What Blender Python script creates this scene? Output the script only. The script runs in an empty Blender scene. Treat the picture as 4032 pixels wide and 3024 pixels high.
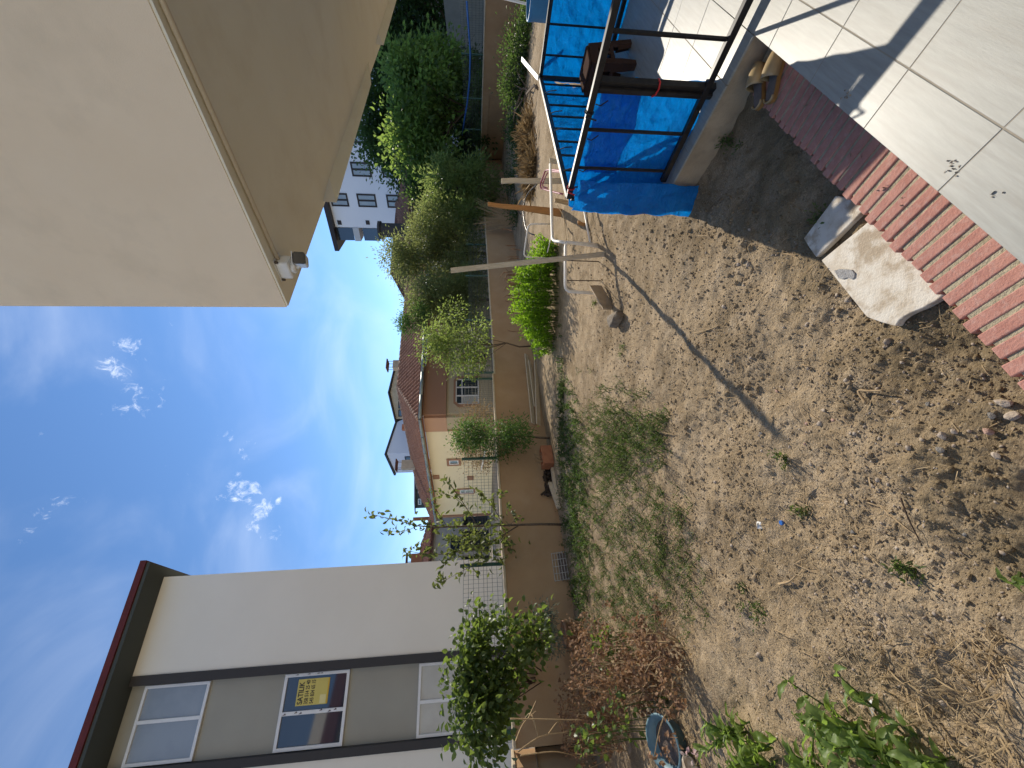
import bpy, math, random
import numpy as np
from mathutils import Vector, Matrix, Quaternion
SC = bpy.context.scene
COL = SC.collection
rng = np.random.default_rng(11)
random.seed(7)
R = math.radians
# ------------------------------------------------------------------ camera
EYE = 1.8                         # the phone is held 1.8 m above the soil, on the porch, turned on its side
FPX, PITCH, ROLL = 1515.0, R(5.5), 0.0147
cR, sR = math.cos(ROLL), math.sin(ROLL)
FWD = np.array([0, math.cos(PITCH), -math.sin(PITCH)])
UPV = np.array([0, math.sin(PITCH), math.cos(PITCH)])
XAX = np.array([1.0, 0, 0])
cam = bpy.data.cameras.new('camera')
cam.sensor_fit = 'HORIZONTAL'; cam.sensor_width = 36; cam.lens = 36 * FPX / 4032
cam.clip_start = 0.05; cam.clip_end = 1500
camo = bpy.data.objects.new('camera', cam); COL.objects.link(camo)
ax, ay = Vector(-sR * XAX - cR * UPV), Vector(cR * XAX - sR * UPV)
az = ax.cross(ay)
M4 = Matrix((ax, ay, az)).transposed().to_4x4(); M4.translation = (0, 0, EYE)
camo.matrix_world = M4
SC.camera = camo
# ------------------------------------------------------------------ light and sky
SUN_AZ, SUN_EL = R(57.5), R(32)   # azimuth from +X towards +Y
SUND = Vector((math.cos(SUN_AZ) * math.cos(SUN_EL), math.sin(SUN_AZ) * math.cos(SUN_EL), math.sin(SUN_EL)))
sl = bpy.data.lights.new('sun', 'SUN'); sl.energy = 2.8; sl.angle = R(0.53); sl.color = (1, .915, .78)
so = bpy.data.objects.new('sun', sl); COL.objects.link(so)
so.rotation_mode = 'QUATERNION'; so.rotation_quaternion = SUND.to_track_quat('Z', 'Y')
W = bpy.data.worlds.new('World'); SC.world = W; W.use_nodes = True
SC.view_settings.view_transform = 'Standard'; SC.view_settings.look = 'None'
SC.view_settings.gamma = 1; SC.view_settings.use_curve_mapping = False
SC.view_settings.exposure = 1.05
SKY_STRENGTH = 0.106

def at(px, py, Y):                # the place at distance Y (m, straight ahead) seen at pixel px, py of the 4032 px photo
    X, Yp = 1512 - py, px - 2016
    r = (cR * X - sR * Yp) * XAX - (sR * X + cR * Yp) * UPV + FPX * FWD
    r = r * (Y / r[1]); return np.array([r[0], r[1], r[2] + EYE])
def on(px, py, z=0.0):            # the place on the level z
    r = at(px, py, 1.0) - np.array([0, 0, EYE]); r = r * ((z - EYE) / r[2]); return np.array([r[0], r[1], z])
def hit(px, py, p0, n):           # the place on an upright plane
    r = at(px, py, 1.0) - np.array([0, 0, EYE]); r = r * (np.dot(p0[:2], n[:2]) / np.dot(r[:2], n[:2]))
    return r + np.array([0, 0, EYE])

def world_nodes():
    nt = W.node_tree; N = nt.nodes; L = nt.links
    bg = N['Background']; bg.inputs['Strength'].default_value = SKY_STRENGTH
    sky = N.new('ShaderNodeTexSky'); sky.sky_type = 'NISHITA'; sky.sun_disc = False
    sky.sun_elevation = SUN_EL; sky.sun_rotation = math.pi / 2 - SUN_AZ
    sky.air_density = 0.8; sky.dust_density = 0.0; sky.ozone_density = 1.6; sky.altitude = 900
    tc = N.new('ShaderNodeTexCoord')
    # thin wisps and small torn clouds, each about its own direction
    nz = N.new('ShaderNodeTexNoise'); nz.inputs['Scale'].default_value = 42; nz.inputs['Detail'].default_value = 9
    nz.inputs['Roughness'].default_value = .72; nz.inputs['Distortion'].default_value = .5
    L.new(tc.outputs['Generated'], nz.inputs['Vector'])
    total = None
    CL = [(670, 222, .034, 1), (600, 262, .034, 1), (560, 280, .030, 1), (600, 340, .032, 1), (655, 375, .032, 1), (680, 440, .034, 1), (650, 520, .036, .8), (800, 500, .05, .55),
          (1210, 930, .036, 1.25), (1222, 975, .028, 1.2), (1300, 1005, .034, 1.25), (1330, 1055, .038, 1.3), (1288, 1128, .03, 1.15), (1268, 720, .03, .85), (1262, 785, .026, .8), (1195, 692, .02, .7),
          (1300, 935, .02, 1.1), (1385, 1185, .027, 1.05), (1424, 1000, .013, 1.2), (285, 1050, .028, .75), (330, 1012, .022, .7), (165, 1200, .028, .6)]
    for cx, cy, rad, amp in CL:
        px, py = cx / 1.301, 1200 + cy / 1.301
        d = at(px, py, 1.0) - np.array([0, 0, EYE]); d /= np.linalg.norm(d)
        dn = N.new('ShaderNodeVectorMath'); dn.operation = 'DISTANCE'; dn.inputs[1].default_value = d
        L.new(tc.outputs['Generated'], dn.inputs[0])
        mr = N.new('ShaderNodeMapRange'); mr.interpolation_type = 'SMOOTHSTEP'
        mr.inputs['From Min'].default_value = rad * 1.35; mr.inputs['From Max'].default_value = 0
        mr.inputs['To Max'].default_value = amp
        L.new(dn.outputs['Value'], mr.inputs['Value'])
        if total is None: total = mr.outputs[0]
        else:
            a = N.new('ShaderNodeMath'); a.operation = 'MAXIMUM'
            L.new(total, a.inputs[0]); L.new(mr.outputs[0], a.inputs[1]); total = a.outputs[0]
    ad = N.new('ShaderNodeMath'); ad.operation = 'MULTIPLY_ADD'; ad.inputs[1].default_value = .38; ad.inputs[2].default_value = -.33
    L.new(total, ad.inputs[0])
    sm = N.new('ShaderNodeMath'); sm.operation = 'ADD'; L.new(ad.outputs[0], sm.inputs[0]); L.new(nz.outputs[0], sm.inputs[1])
    m = N.new('ShaderNodeMapRange'); m.interpolation_type = 'SMOOTHSTEP'; m.inputs['From Min'].default_value = .42; m.inputs['From Max'].default_value = .98
    m.inputs['To Max'].default_value = .7
    L.new(sm.outputs[0], m.inputs['Value'])
    ct = N.new('ShaderNodeMath'); ct.operation = 'MULTIPLY_ADD'; ct.inputs[1].default_value = 1.7; ct.inputs[2].default_value = -.35
    L.new(nz.outputs[0], ct.inputs[0]); L.new(ct.outputs[0], sm.inputs[1])
    # a broad faint veil
    n2 = N.new('ShaderNodeTexNoise'); n2.inputs['Scale'].default_value = 2.6; n2.inputs['Detail'].default_value = 7; n2.inputs['Distortion'].default_value = .8
    mp = N.new('ShaderNodeMapping'); mp.inputs['Scale'].default_value = (1, 1, 2.2)
    L.new(tc.outputs['Generated'], mp.inputs['Vector']); L.new(mp.outputs[0], n2.inputs['Vector'])
    v = N.new('ShaderNodeMapRange'); v.interpolation_type = 'SMOOTHSTEP'; v.inputs['From Min'].default_value = .42; v.inputs['From Max'].default_value = .85; v.inputs['To Max'].default_value = .22
    L.new(n2.outputs[0], v.inputs['Value'])
    mx = N.new('ShaderNodeMath'); mx.operation = 'MAXIMUM'; L.new(m.outputs[0], mx.inputs[0]); L.new(v.outputs[0], mx.inputs[1])
    mix = N.new('ShaderNodeMix'); mix.data_type = 'RGBA'
    hs = N.new('ShaderNodeHueSaturation'); hs.inputs['Saturation'].default_value = 1.12; hs.inputs['Value'].default_value = 1.0
    L.new(sky.outputs[0], hs.inputs['Color'])
    L.new(mx.outputs[0], mix.inputs['Factor']); L.new(hs.outputs[0], mix.inputs['A']); mix.inputs['B'].default_value = (6.6, 6.9, 7.4, 1)
    L.new(mix.outputs['Result'], bg.inputs['Color'])
world_nodes()

# ------------------------------------------------------------------ materials
def mat(name, col, col2=None, ns=4.0, rough=.85, bump=0.0, bs=60.0, spec=.3, transl=0.0, tcol=None, col3=None, ns3=30.0, amt3=.5,
        stretch=None, rotz=0.0, metal=0.0, lo=.35, hi=.65, bdist=.02, detail=6, lo3=.5, hi3=.72):
    m = bpy.data.materials.new(name); m.use_nodes = True
    nt = m.node_tree; N = nt.nodes; L = nt.links
    b = N['Principled BSDF']; out = N['Material Output']
    b.inputs['Roughness'].default_value = rough; b.inputs['Specular IOR Level'].default_value = spec; b.inputs['Metallic'].default_value = metal
    geo = N.new('ShaderNodeNewGeometry'); src = geo.outputs['Position']
    mp = N.new('ShaderNodeMapping')
    mp.vector_type = 'POINT'
    if rotz:
        r_ = N.new('ShaderNodeMapping'); r_.inputs['Rotation'].default_value = (0, 0, rotz); L.new(src, r_.inputs['Vector']); src = r_.outputs[0]
    if stretch: mp.inputs['Scale'].default_value = stretch
    L.new(src, mp.inputs['Vector'])
    cout = None
    rgb = N.new('ShaderNodeRGB'); rgb.outputs[0].default_value = (*col, 1); cout = rgb.outputs[0]
    def over(c, c2, scale, lo, hi, amt):
        nz = N.new('ShaderNodeTexNoise'); nz.inputs['Scale'].default_value = scale; nz.inputs['Detail'].default_value = detail
        nz.inputs['Roughness'].default_value = .6; L.new(mp.outputs[0], nz.inputs['Vector'])
        mr = N.new('ShaderNodeMapRange'); mr.inputs['From Min'].default_value = lo; mr.inputs['From Max'].default_value = hi; mr.inputs['To Max'].default_value = amt
        L.new(nz.outputs[0], mr.inputs['Value'])
        mx = N.new('ShaderNodeMix'); mx.data_type = 'RGBA'; L.new(mr.outputs[0], mx.inputs['Factor']); L.new(c, mx.inputs['A'])
        mx.inputs['B'].default_value = (*c2, 1); return mx.outputs['Result']
    if col2: cout = over(cout, col2, ns, lo, hi, 1.0)
    if col3: cout = over(cout, col3, ns3, lo3, hi3, amt3)
    L.new(cout, b.inputs['Base Color'])
    if bump:
        nb = N.new('ShaderNodeTexNoise'); nb.inputs['Scale'].default_value = bs; nb.inputs['Detail'].default_value = 6; nb.inputs['Roughness'].default_value = .65
        L.new(mp.outputs[0], nb.inputs['Vector'])
        bp = N.new('ShaderNodeBump'); bp.inputs['Strength'].default_value = bump; bp.inputs['Distance'].default_value = bdist
        L.new(nb.outputs[0], bp.inputs['Height']); L.new(bp.outputs[0], b.inputs['Normal'])
    if transl:
        t = N.new('ShaderNodeBsdfTranslucent')
        if bump: L.new(bp.outputs[0], t.inputs['Normal'])
        if tcol: t.inputs['Color'].default_value = (*tcol, 1)
        else: L.new(cout, t.inputs['Color'])
        ms = N.new('ShaderNodeMixShader'); ms.inputs[0].default_value = transl
        L.new(b.outputs[0], ms.inputs[1]); L.new(t.outputs[0], ms.inputs[2]); L.new(ms.outputs[0], out.inputs['Surface'])
    return m
MT = {}
def D(key, *a, **k): MT[key] = mat(key, *a, **k)
D('soil', (.395, .30, .19), (.235, .172, .10), ns=1.1, lo=.42, hi=.62, rough=.95, bump=.95, bs=75, bdist=.016, spec=.05, col3=(.52, .41, .28), ns3=6, amt3=.7, detail=10)
def damp_and_crumb_shade():                  # darker damp crumbly earth along the brick edging, and dark flecks painted as crumb shadows and pale crumbs everywhere
    m = MT['soil']; nt = m.node_tree; N = nt.nodes; L = nt.links; b = N['Principled BSDF']; src = b.inputs['Base Color'].links[0].from_socket
    geo = N.new('ShaderNodeNewGeometry')
    def noise(scale, det=4, rough=.6):
        n = N.new('ShaderNodeTexNoise'); n.inputs['Scale'].default_value = scale; n.inputs['Detail'].default_value = det; n.inputs['Roughness'].default_value = rough; L.new(geo.outputs['Position'], n.inputs['Vector']); return n.outputs[0]
    def ramp(v, a, c, to=1.0):
        r = N.new('ShaderNodeMapRange'); r.interpolation_type = 'SMOOTHSTEP'; r.inputs['From Min'].default_value = a; r.inputs['From Max'].default_value = c; r.inputs['To Max'].default_value = to; L.new(v, r.inputs['Value']); return r.outputs[0]
    def mixc(f, A_, col):
        x = N.new('ShaderNodeMix'); x.data_type = 'RGBA'; L.new(f, x.inputs['Factor']); L.new(A_, x.inputs['A']); x.inputs['B'].default_value = (*col, 1); return x.outputs['Result']
    def math2(op, a, c):
        x = N.new('ShaderNodeMath'); x.operation = op; L.new(a, x.inputs[0]); 
        if isinstance(c, float): x.inputs[1].default_value = c
        else: L.new(c, x.inputs[1])
        return x.outputs[0]
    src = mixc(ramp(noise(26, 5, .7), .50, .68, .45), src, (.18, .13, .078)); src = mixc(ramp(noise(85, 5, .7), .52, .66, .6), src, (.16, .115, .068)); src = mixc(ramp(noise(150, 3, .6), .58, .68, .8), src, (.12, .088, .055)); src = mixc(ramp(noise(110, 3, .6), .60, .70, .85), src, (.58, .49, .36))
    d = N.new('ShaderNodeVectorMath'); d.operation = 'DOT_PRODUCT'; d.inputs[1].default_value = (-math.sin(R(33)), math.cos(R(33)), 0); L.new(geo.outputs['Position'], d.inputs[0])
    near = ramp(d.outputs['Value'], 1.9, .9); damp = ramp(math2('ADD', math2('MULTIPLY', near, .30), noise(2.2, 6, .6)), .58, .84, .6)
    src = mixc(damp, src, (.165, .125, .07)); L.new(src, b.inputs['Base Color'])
D('far_ground', (.33, .28, .21), (.24, .2, .14), ns=.8, rough=.95, bump=.3)
D('gravel', (.36, .29, .22), (.20, .15, .105), ns=22, rough=.9, spec=.2, col3=(.50, .44, .37), ns3=35, amt3=.8)
D('stone', (.46, .38, .30), (.34, .28, .22), ns=30, rough=.85, bump=.4, bs=120)
D('pink_stone', (.48, .30, .23), (.40, .26, .2), ns=30, rough=.85, bump=.4, bs=120)
D('dark_rock', (.15, .122, .088), (.24, .2, .15), ns=14, rough=.9, bump=.6, bs=60)
D('cement', (.42, .41, .39), (.3, .29, .28), ns=60, rough=.95, bump=.6, bs=120)
D('grey_stone', (.17, .155, .135), (.27, .25, .22), ns=18, rough=.85, bump=.5, bs=90)
D('travertine', (.62, .57, .48), (.52, .45, .35), ns=14, rough=.6, bump=.25, bs=90, col3=(.33, .25, .16), ns3=7, amt3=.9, detail=8, lo=.4, hi=.6, lo3=.48, hi3=.60)
D('tile', (.35, .348, .31), (.285, .283, .25), ns=3.2, rough=.42, spec=.45, stretch=(1.6, 20, 1), rotz=-R(33), col3=(.26, .24, .20), ns3=1.9, amt3=.5, lo3=.46, hi3=.7, bump=.05, bs=25)
D('grout', (.34, .30, .235), (.3, .26, .2), ns=20, rough=.95)
D('brick', (.47, .235, .185), (.40, .185, .145), ns=16, rough=.9, bump=.55, bs=110, bdist=.006, col3=(.5, .33, .28), ns3=45, amt3=.6)
D('mortar', (.46, .40, .28), (.34, .29, .19), ns=25, rough=.95, bump=.6, bs=80)
D('concrete', (.44, .34, .225), (.33, .25, .16), ns=3.5, rough=.9, bump=.35, bs=45, col3=(.2, .165, .115), ns3=9, amt3=.6)
D('plaster', (.89, .735, .535), (.86, .70, .50), ns=2.2, rough=.92, bump=.16, bs=160, bdist=.01, col3=(.58, .48, .34), ns3=3.5, amt3=.25)
D('soffit_paint', (.87, .84, .70), (.84, .80, .65), ns=2.0, rough=.92, bump=.12, bs=140, bdist=.01, col3=(.60, .52, .38), ns3=3, amt3=.22)
D('conduit', (.62, .52, .37), rough=.6)
D('white_plastic', (.78, .77, .73), (.7, .69, .65), ns=10, rough=.4, spec=.5)
D('dirty_plastic', (.50, .48, .43), (.36, .33, .28), ns=14, rough=.6)
D('lip_end_lit', (.82, .81, .76), rough=.9)
D('black_glass', (.008, .008, .009), rough=.12, spec=.5)
D('screw', (.10, .08, .06), rough=.5, metal=.6)
D('yard_wall', (.40, .26, .14), (.35, .22, .118), ns=1.5, rough=.92, bump=.2, bs=70, col3=(.44, .31, .19), ns3=2.2, amt3=.45)
D('coping', (.58, .48, .33), (.46, .36, .24), ns=6, rough=.9, bump=.3, bs=60)
D('green_steel', (.012, .07, .045), rough=.45, spec=.5)
D('fence_wire', (.055, .065, .06), rough=.3, spec=.7, metal=.4)
D('black_steel', (.012, .011, .011), (.026, .022, .02), ns=25, rough=.36, spec=.3)
D('tarp', (.012, .27, .64), (.010, .20, .54), ns=4, rough=.38, spec=.4, transl=.55, tcol=(.02, .58, 1.0), bump=1.0, bs=9, bdist=.05, stretch=(1, 1, 1.8), col3=(.05, .36, .74), ns3=9, amt3=.6)
D('brown_plastic', (.055, .03, .022), (.065, .036, .026), ns=8, rough=.95, spec=.03)
D('blue_plastic', (.03, .16, .34), (.04, .2, .4), ns=6, rough=.45, spec=.4)
D('basin_plastic', (.13, .215, .255), (.09, .16, .19), ns=6, rough=.5, spec=.35)
D('pot_soil', (.17, .13, .11), (.1, .075, .06), ns=18, rough=.95, bump=.6, bs=60)
D('terracotta', (.36, .15, .075), (.28, .11, .055), ns=8, rough=.8)
D('brown_pot', (.23, .125, .07), (.2, .11, .06), ns=8, rough=.6)
D('old_wood', (.60, .52, .39), (.46, .39, .28), ns=7, rough=.9, stretch=(9, 9, .8), bump=.3, bs=30)
D('new_wood', (.55, .40, .235), (.43, .29, .15), ns=6, rough=.85, stretch=(9, 9, .7), bump=.25, bs=30)
D('orange_wood', (.46, .235, .085), (.34, .16, .055), ns=6, rough=.85, stretch=(9, 9, .7), bump=.25, bs=30)
D('pale_wood', (.60, .50, .36), (.5, .4, .27), ns=4, rough=.85, stretch=(3, 3, 8), bump=.2, bs=30)
D('dark_wood', (.07, .05, .035), (.035, .026, .02), ns=9, rough=.9, bump=.5, bs=30)
D('pvc', (.80, .77, .70), (.72, .68, .60), ns=12, rough=.45, spec=.4)
D('pink_pipe', (.42, .12, .17), (.36, .1, .13), ns=10, rough=.5)
D('rusty_rod', (.07, .045, .03), rough=.8)
D('black_hose', (.02, .02, .02), rough=.35, spec=.5)
D('blue_hose', (.03, .13, .42), rough=.3, spec=.6)
D('red_tie', (.5, .03, .03), rough=.6)
D('slipper', (.40, .30, .16), (.34, .25, .13), ns=18, rough=.32, spec=.5)
D('slipper_sole', (.34, .18, .055), (.28, .145, .045), ns=14, rough=.6)
D('insole', (.13, .11, .095), (.17, .14, .12), ns=25, rough=.9)
D('apartment_white', (.79, .735, .64), (.76, .705, .61), ns=.8, rough=.9, bump=.08, bs=60)
D('apartment_grey', (.355, .335, .28), (.33, .31, .258), ns=1, rough=.9, bump=.1, bs=80)
D('dark_trim', (.052, .048, .047), rough=.75)
D('soffit_dark', (.065, .072, .066), rough=.8)
D('maroon', (.13, .022, .018), (.1, .018, .015), ns=4, rough=.6)
D('upvc', (.74, .73, .72), (.68, .67, .66), ns=8, rough=.4, spec=.4)
D('glass', (.025, .035, .05), rough=.04, spec=1.0)
D('frosted_glass', (.24, .27, .30), (.30, .33, .36), ns=1.2, rough=.22, spec=.7)
D('curtain_glass', (.42, .42, .40), (.36, .36, .34), ns=2, rough=.15, spec=.7)
D('sign_yellow', (.62, .50, .13), rough=.5)
D('sign_strip', (.66, .40, .03), rough=.5)
D('sign_pale', (.72, .62, .28), rough=.5)
D('sign_ink', (.06, .05, .035), rough=.6)
D('tape', (.09, .06, .06), rough=.5)
D('cream', (.80, .71, .49), (.77, .68, .46), ns=1, rough=.9, bump=.15, bs=60)
D('house_brown', (.33, .19, .12), (.31, .175, .11), ns=1, rough=.9, bump=.12, bs=60)
D('house_brown_lit', (.50, .31, .205), rough=.9)  # lit copy of the band's brown, light on the left face painted in
D('house_olive', (.46, .39, .27), (.44, .37, .25), ns=1, rough=.9, bump=.12, bs=60)
D('roof_tile', (.33, .155, .09), (.22, .098, .058), ns=2.4, rough=.85, col3=(.38, .2, .13), ns3=4, amt3=.7)
D('ridge_tile', (.42, .27, .19), (.3, .16, .1), ns=4, rough=.85)
D('roof_deck', (.14, .06, .04), rough=.9)
D('gutter', (.30, .34, .31), (.24, .28, .25), ns=4, rough=.4, metal=.3)
D('eave_orange', (.40, .17, .07), rough=.8)
D('white_house', (.70, .70, .76), (.67, .67, .73), ns=.3, rough=.9)
D('grey_house', (.46, .46, .48), rough=.9)
D('dark_frame', (.028, .02, .02), rough=.5)
D('dark_house', (.06, .068, .072), rough=.8)
D('chimney_beige', (.52, .43, .31), (.42, .34, .24), ns=3, rough=.9)
D('rust', (.14, .055, .035), (.09, .04, .03), ns=8, rough=.8)
D('block_wall', (.50, .465, .40), (.42, .39, .33), ns=2, rough=.9)
D('bark', (.16, .115, .08), (.09, .065, .045), ns=30, rough=.95, bump=.4, bs=60)
D('twig', (.40, .29, .165), (.28, .19, .10), ns=25, rough=.9)
D('straw', (.50, .38, .22), (.36, .25, .13), ns=9, rough=.9)
damp_and_crumb_shade()
def leafmat(key, c, c2, t=.52, ns=5, tc=None, rough=.5, spec=.35):
    D(key, c, c2, ns=ns, rough=rough, spec=spec, transl=t, tcol=tc, lo=.38, hi=.62, detail=3)
leafmat('leaf_fig', (.055, .095, .028), (.085, .125, .035), ns=2, tc=(.34, .48, .09))
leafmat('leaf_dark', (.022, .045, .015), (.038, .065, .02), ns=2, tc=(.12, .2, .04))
leafmat('leaf_feather', (.095, .125, .04), (.135, .165, .055), ns=4, tc=(.36, .46, .12))
leafmat('leaf_olive', (.068, .088, .033), (.105, .12, .048), ns=4, tc=(.34, .38, .12))
leafmat('leaf_plum', (.06, .095, .028), (.10, .125, .04), ns=6, tc=(.32, .42, .09))
leafmat('leaf_privet', (.05, .105, .03), (.08, .135, .04), ns=9, tc=(.12, .22, .04))
leafmat('leaf_lime', (.09, .19, .012), (.14, .25, .02), ns=5, tc=(.34, .58, .03), rough=.42)
leafmat('leaf_apple', (.075, .10, .03), (.13, .145, .05), ns=11, tc=(.2, .24, .05))
leafmat('leaf_lilac', (.055, .095, .03), (.095, .125, .04), ns=10, tc=(.20, .28, .045), rough=.38)
leafmat('leaf_dock', (.11, .18, .045), (.16, .22, .06), ns=8, tc=(.30, .44, .07), rough=.45)
leafmat('leaf_weed', (.06, .115, .03), (.14, .155, .05), ns=11, tc=(.13, .2, .04))
leafmat('leaf_dead', (.33, .20, .115), (.15, .088, .052), ns=12, tc=(.32, .18, .09), t=.3, rough=.8)
leafmat('leaf_tan', (.42, .31, .17), (.28, .195, .10), ns=6, tc=(.36, .25, .12), t=.3, rough=.8)
leafmat('leaf_grey', (.12, .16, .13), (.09, .125, .10), ns=9, tc=(.14, .18, .13))
leafmat('petal', (.70, .45, .45), (.75, .66, .62), ns=20, tc=(.75, .55, .53))

# ------------------------------------------------------------------ builders
def norm(v): v = np.asarray(v, float); return v / (np.linalg.norm(v) + 1e-12)
def V3(*a): return np.array(a, float)
def mesh_np(name, verts, faces, m, smooth=False):
    me = bpy.data.meshes.new(name)
    verts = np.asarray(verts, np.float32).reshape(-1, 3)
    me.from_pydata(verts.tolist(), [], faces if isinstance(faces, list) else faces.tolist()); me.update()
    if m: me.materials.append(m if not isinstance(m, str) else MT[m])
    if smooth: me.polygons.foreach_set('use_smooth', [True] * len(me.polygons))
    return me
def mesh_fast(name, verts, quads_or_tris, m, smooth=False):   # equal-size faces, big arrays
    f = np.asarray(quads_or_tris, np.int32); k = f.shape[1]
    me = bpy.data.meshes.new(name); v = np.asarray(verts, np.float32)
    me.vertices.add(len(v)); me.vertices.foreach_set('co', v.ravel())
    me.loops.add(f.size); me.loops.foreach_set('vertex_index', f.ravel())
    me.polygons.add(len(f)); me.polygons.foreach_set('loop_start', np.arange(0, f.size, k, dtype=np.int32))
    me.update(calc_edges=True)
    me.materials.append(MT[m])
    if smooth: me.polygons.foreach_set('use_smooth', np.ones(len(f), bool))
    return me
def link(name, me, parent=None, mw=None):
    o = bpy.data.objects.new(name, me); COL.objects.link(o)
    if parent is not None:
        o.parent = parent
        if parent.type == 'EMPTY': o.matrix_parent_inverse = Matrix.Translation(-parent.location)
    if mw is not None: o.matrix_basis = mw
    return o
def tag(o, label=None, cat=None, group=None, kind=None):
    if label: o['label'] = label
    if cat: o['category'] = cat
    if group: o['group'] = group
    if kind: o['kind'] = kind
    return o
def thing(name, label, cat, loc=(0, 0, 0), group=None):
    o = bpy.data.objects.new(name, None); COL.objects.link(o); o.location = tuple(float(c) for c in loc); o.empty_display_size = .1
    return tag(o, label, cat, group)
class MB:
    def __init__(s): s.v = []; s.f = []
    def add(s, vs, fs):
        n = len(s.v); s.v += [tuple(float(c) for c in p) for p in vs]; s.f += [tuple(i + n for i in f) for f in fs]; return s
    def obox(s, c, u, v, w):      # centre, three half-extent vectors
        c, u, v, w = map(np.asarray, (c, u, v, w))
        p = [c + a * u + b * v + d * w for d in (-1, 1) for b in (-1, 1) for a in (-1, 1)]
        return s.add(p, [(0, 2, 3, 1), (4, 5, 7, 6), (0, 1, 5, 4), (2, 6, 7, 3), (0, 4, 6, 2), (1, 3, 7, 5)])
    def box(s, a, b):
        a, b = np.asarray(a, float), np.asarray(b, float); h = (b - a) / 2
        return s.obox((a + b) / 2, V3(h[0], 0, 0), V3(0, h[1], 0), V3(0, 0, h[2]))
    def beam(s, p, q, w, h, up=(0, 0, 1)):
        p, q = np.asarray(p, float), np.asarray(q, float); d = norm(q - p); side = np.cross(d, up)
        if np.linalg.norm(side) < 1e-4: side = np.cross(d, (1, 0, 0))
        side = norm(side); u = np.cross(side, d)
        return s.obox((p + q) / 2, (q - p) / 2, side * w / 2, u * h / 2)
    def tube(s, pts, r, n=8, cap=True):
        pts = [np.asarray(p, float) for p in pts]; k = len(pts)
        rs = [r] * k if np.isscalar(r) else list(r)
        ref = None; rings = []; b0 = len(s.v)
        for i, p in enumerate(pts):
            d = norm((pts[i + 1] if i < k - 1 else p) - (pts[i - 1] if i > 0 else p))
            if ref is None: ref = norm(np.cross(d, (0, 0, 1) if abs(d[2]) < .9 else (1, 0, 0)))
            ref = norm(ref - d * np.dot(ref, d)); b = np.cross(d, ref)
            for j in range(n):
                a = 2 * math.pi * j / n
                s.v.append(tuple(p + rs[i] * (math.cos(a) * ref + math.sin(a) * b)))
        for i in range(k - 1):
            for j in range(n):
                a, c = b0 + i * n + j, b0 + i * n + (j + 1) % n
                s.f.append((a, c, c + n, a + n))
        if cap:
            s.f.append(tuple(b0 + j for j in range(n))[::-1]); s.f.append(tuple(b0 + (k - 1) * n + j for j in range(n)))
        return s
    def extr(s, poly, vec):       # 3-D outline pushed along vec
        poly = [np.asarray(p, float) for p in poly]; n = len(poly); vec = np.asarray(vec, float)
        s.add(poly + [p + vec for p in poly], [tuple(range(n))[::-1], tuple(range(n, 2 * n))] + [(i, (i + 1) % n, (i + 1) % n + n, i + n) for i in range(n)])
        return s
    def lathe(s, c, prof, n=24, axis=(0, 0, 1), cap=False):
        c = np.asarray(c, float); axis = norm(axis); e = norm(np.cross(axis, (1, 0, 0) if abs(axis[0]) < .9 else (0, 1, 0))); g = np.cross(axis, e); b0 = len(s.v)
        for r, z in prof:
            for j in range(n):
                a = 2 * math.pi * j / n; s.v.append(tuple(c + axis * z + r * (math.cos(a) * e + math.sin(a) * g)))
        for i in range(len(prof) - 1):
            for j in range(n):
                a, d = b0 + i * n + j, b0 + i * n + (j + 1) % n
                s.f.append((a, d, d + n, a + n))
        if cap: s.f.append(tuple(b0 + j for j in range(n))[::-1]); s.f.append(tuple(b0 + (len(prof) - 1) * n + j for j in range(n)))
        return s
    def mesh(s, name, m, smooth=False): return mesh_np(name, s.v, s.f, m, smooth)
    def build(s, name, m, parent=None, smooth=False, bevel=0, kind=None):
        o = link(name, s.mesh(name, m, smooth), parent)
        if bevel:
            b = o.modifiers.new('bevel', 'BEVEL'); b.width = bevel; b.segments = 2; b.limit_method = 'ANGLE'; b.angle_limit = R(40)
        if kind: o['kind'] = kind
        return o
# value noise
_H = rng.random((512, 512)).astype(np.float32)
def vnoise(x, y):
    xi, yi = np.floor(x).astype(int), np.floor(y).astype(int); fx, fy = x - xi, y - yi
    fx = fx * fx * (3 - 2 * fx); fy = fy * fy * (3 - 2 * fy)
    a, b, c, d = _H[xi % 512, yi % 512], _H[(xi + 1) % 512, yi % 512], _H[xi % 512, (yi + 1) % 512], _H[(xi + 1) % 512, (yi + 1) % 512]
    return (a * (1 - fx) + b * fx) * (1 - fy) + (c * (1 - fx) + d * fx) * fy - .5
def fbm(x, y, sc, o=4, g=.5):
    t = 0; a = 1
    for i in range(o): t = t + a * vnoise(x * sc + 17.3 * i, y * sc + 5.1 * i); sc *= 2.03; a *= g
    return t
A2 = np.array([math.cos(R(33)), math.sin(R(33))]); B2 = np.array([-A2[1], A2[0]])   # along the porch edge / outwards
A3, B3, Z3 = V3(*A2, 0), V3(*B2, 0), V3(0, 0, 1)
def ground_z(x, y):
    x, y = np.asarray(x, float), np.asarray(y, float)
    r = np.hypot(x, y); near = np.clip(1 - r / 16, 0, 1)
    bdist = x * B2[0] + y * B2[1]
    z = .09 * fbm(x, y, .55, 3) * near + .045 * np.exp(-np.clip(bdist - .85, 0, 9) / .9) * (r < 12)
    z = z + (.065 * fbm(x, y, 3.1, 3) + .027 * np.abs(fbm(x, y, 11, 4)) + .014 * fbm(x, y, 40, 2)) * np.clip(1 - r / 14, 0, 1)
    return z - .012
def gz(x, y): return float(ground_z(np.array([x]), np.array([y]))[0])
def og(px, py):
    p = on(px, py, 0.0); p = on(px, py, gz(p[0], p[1])); return p
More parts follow.
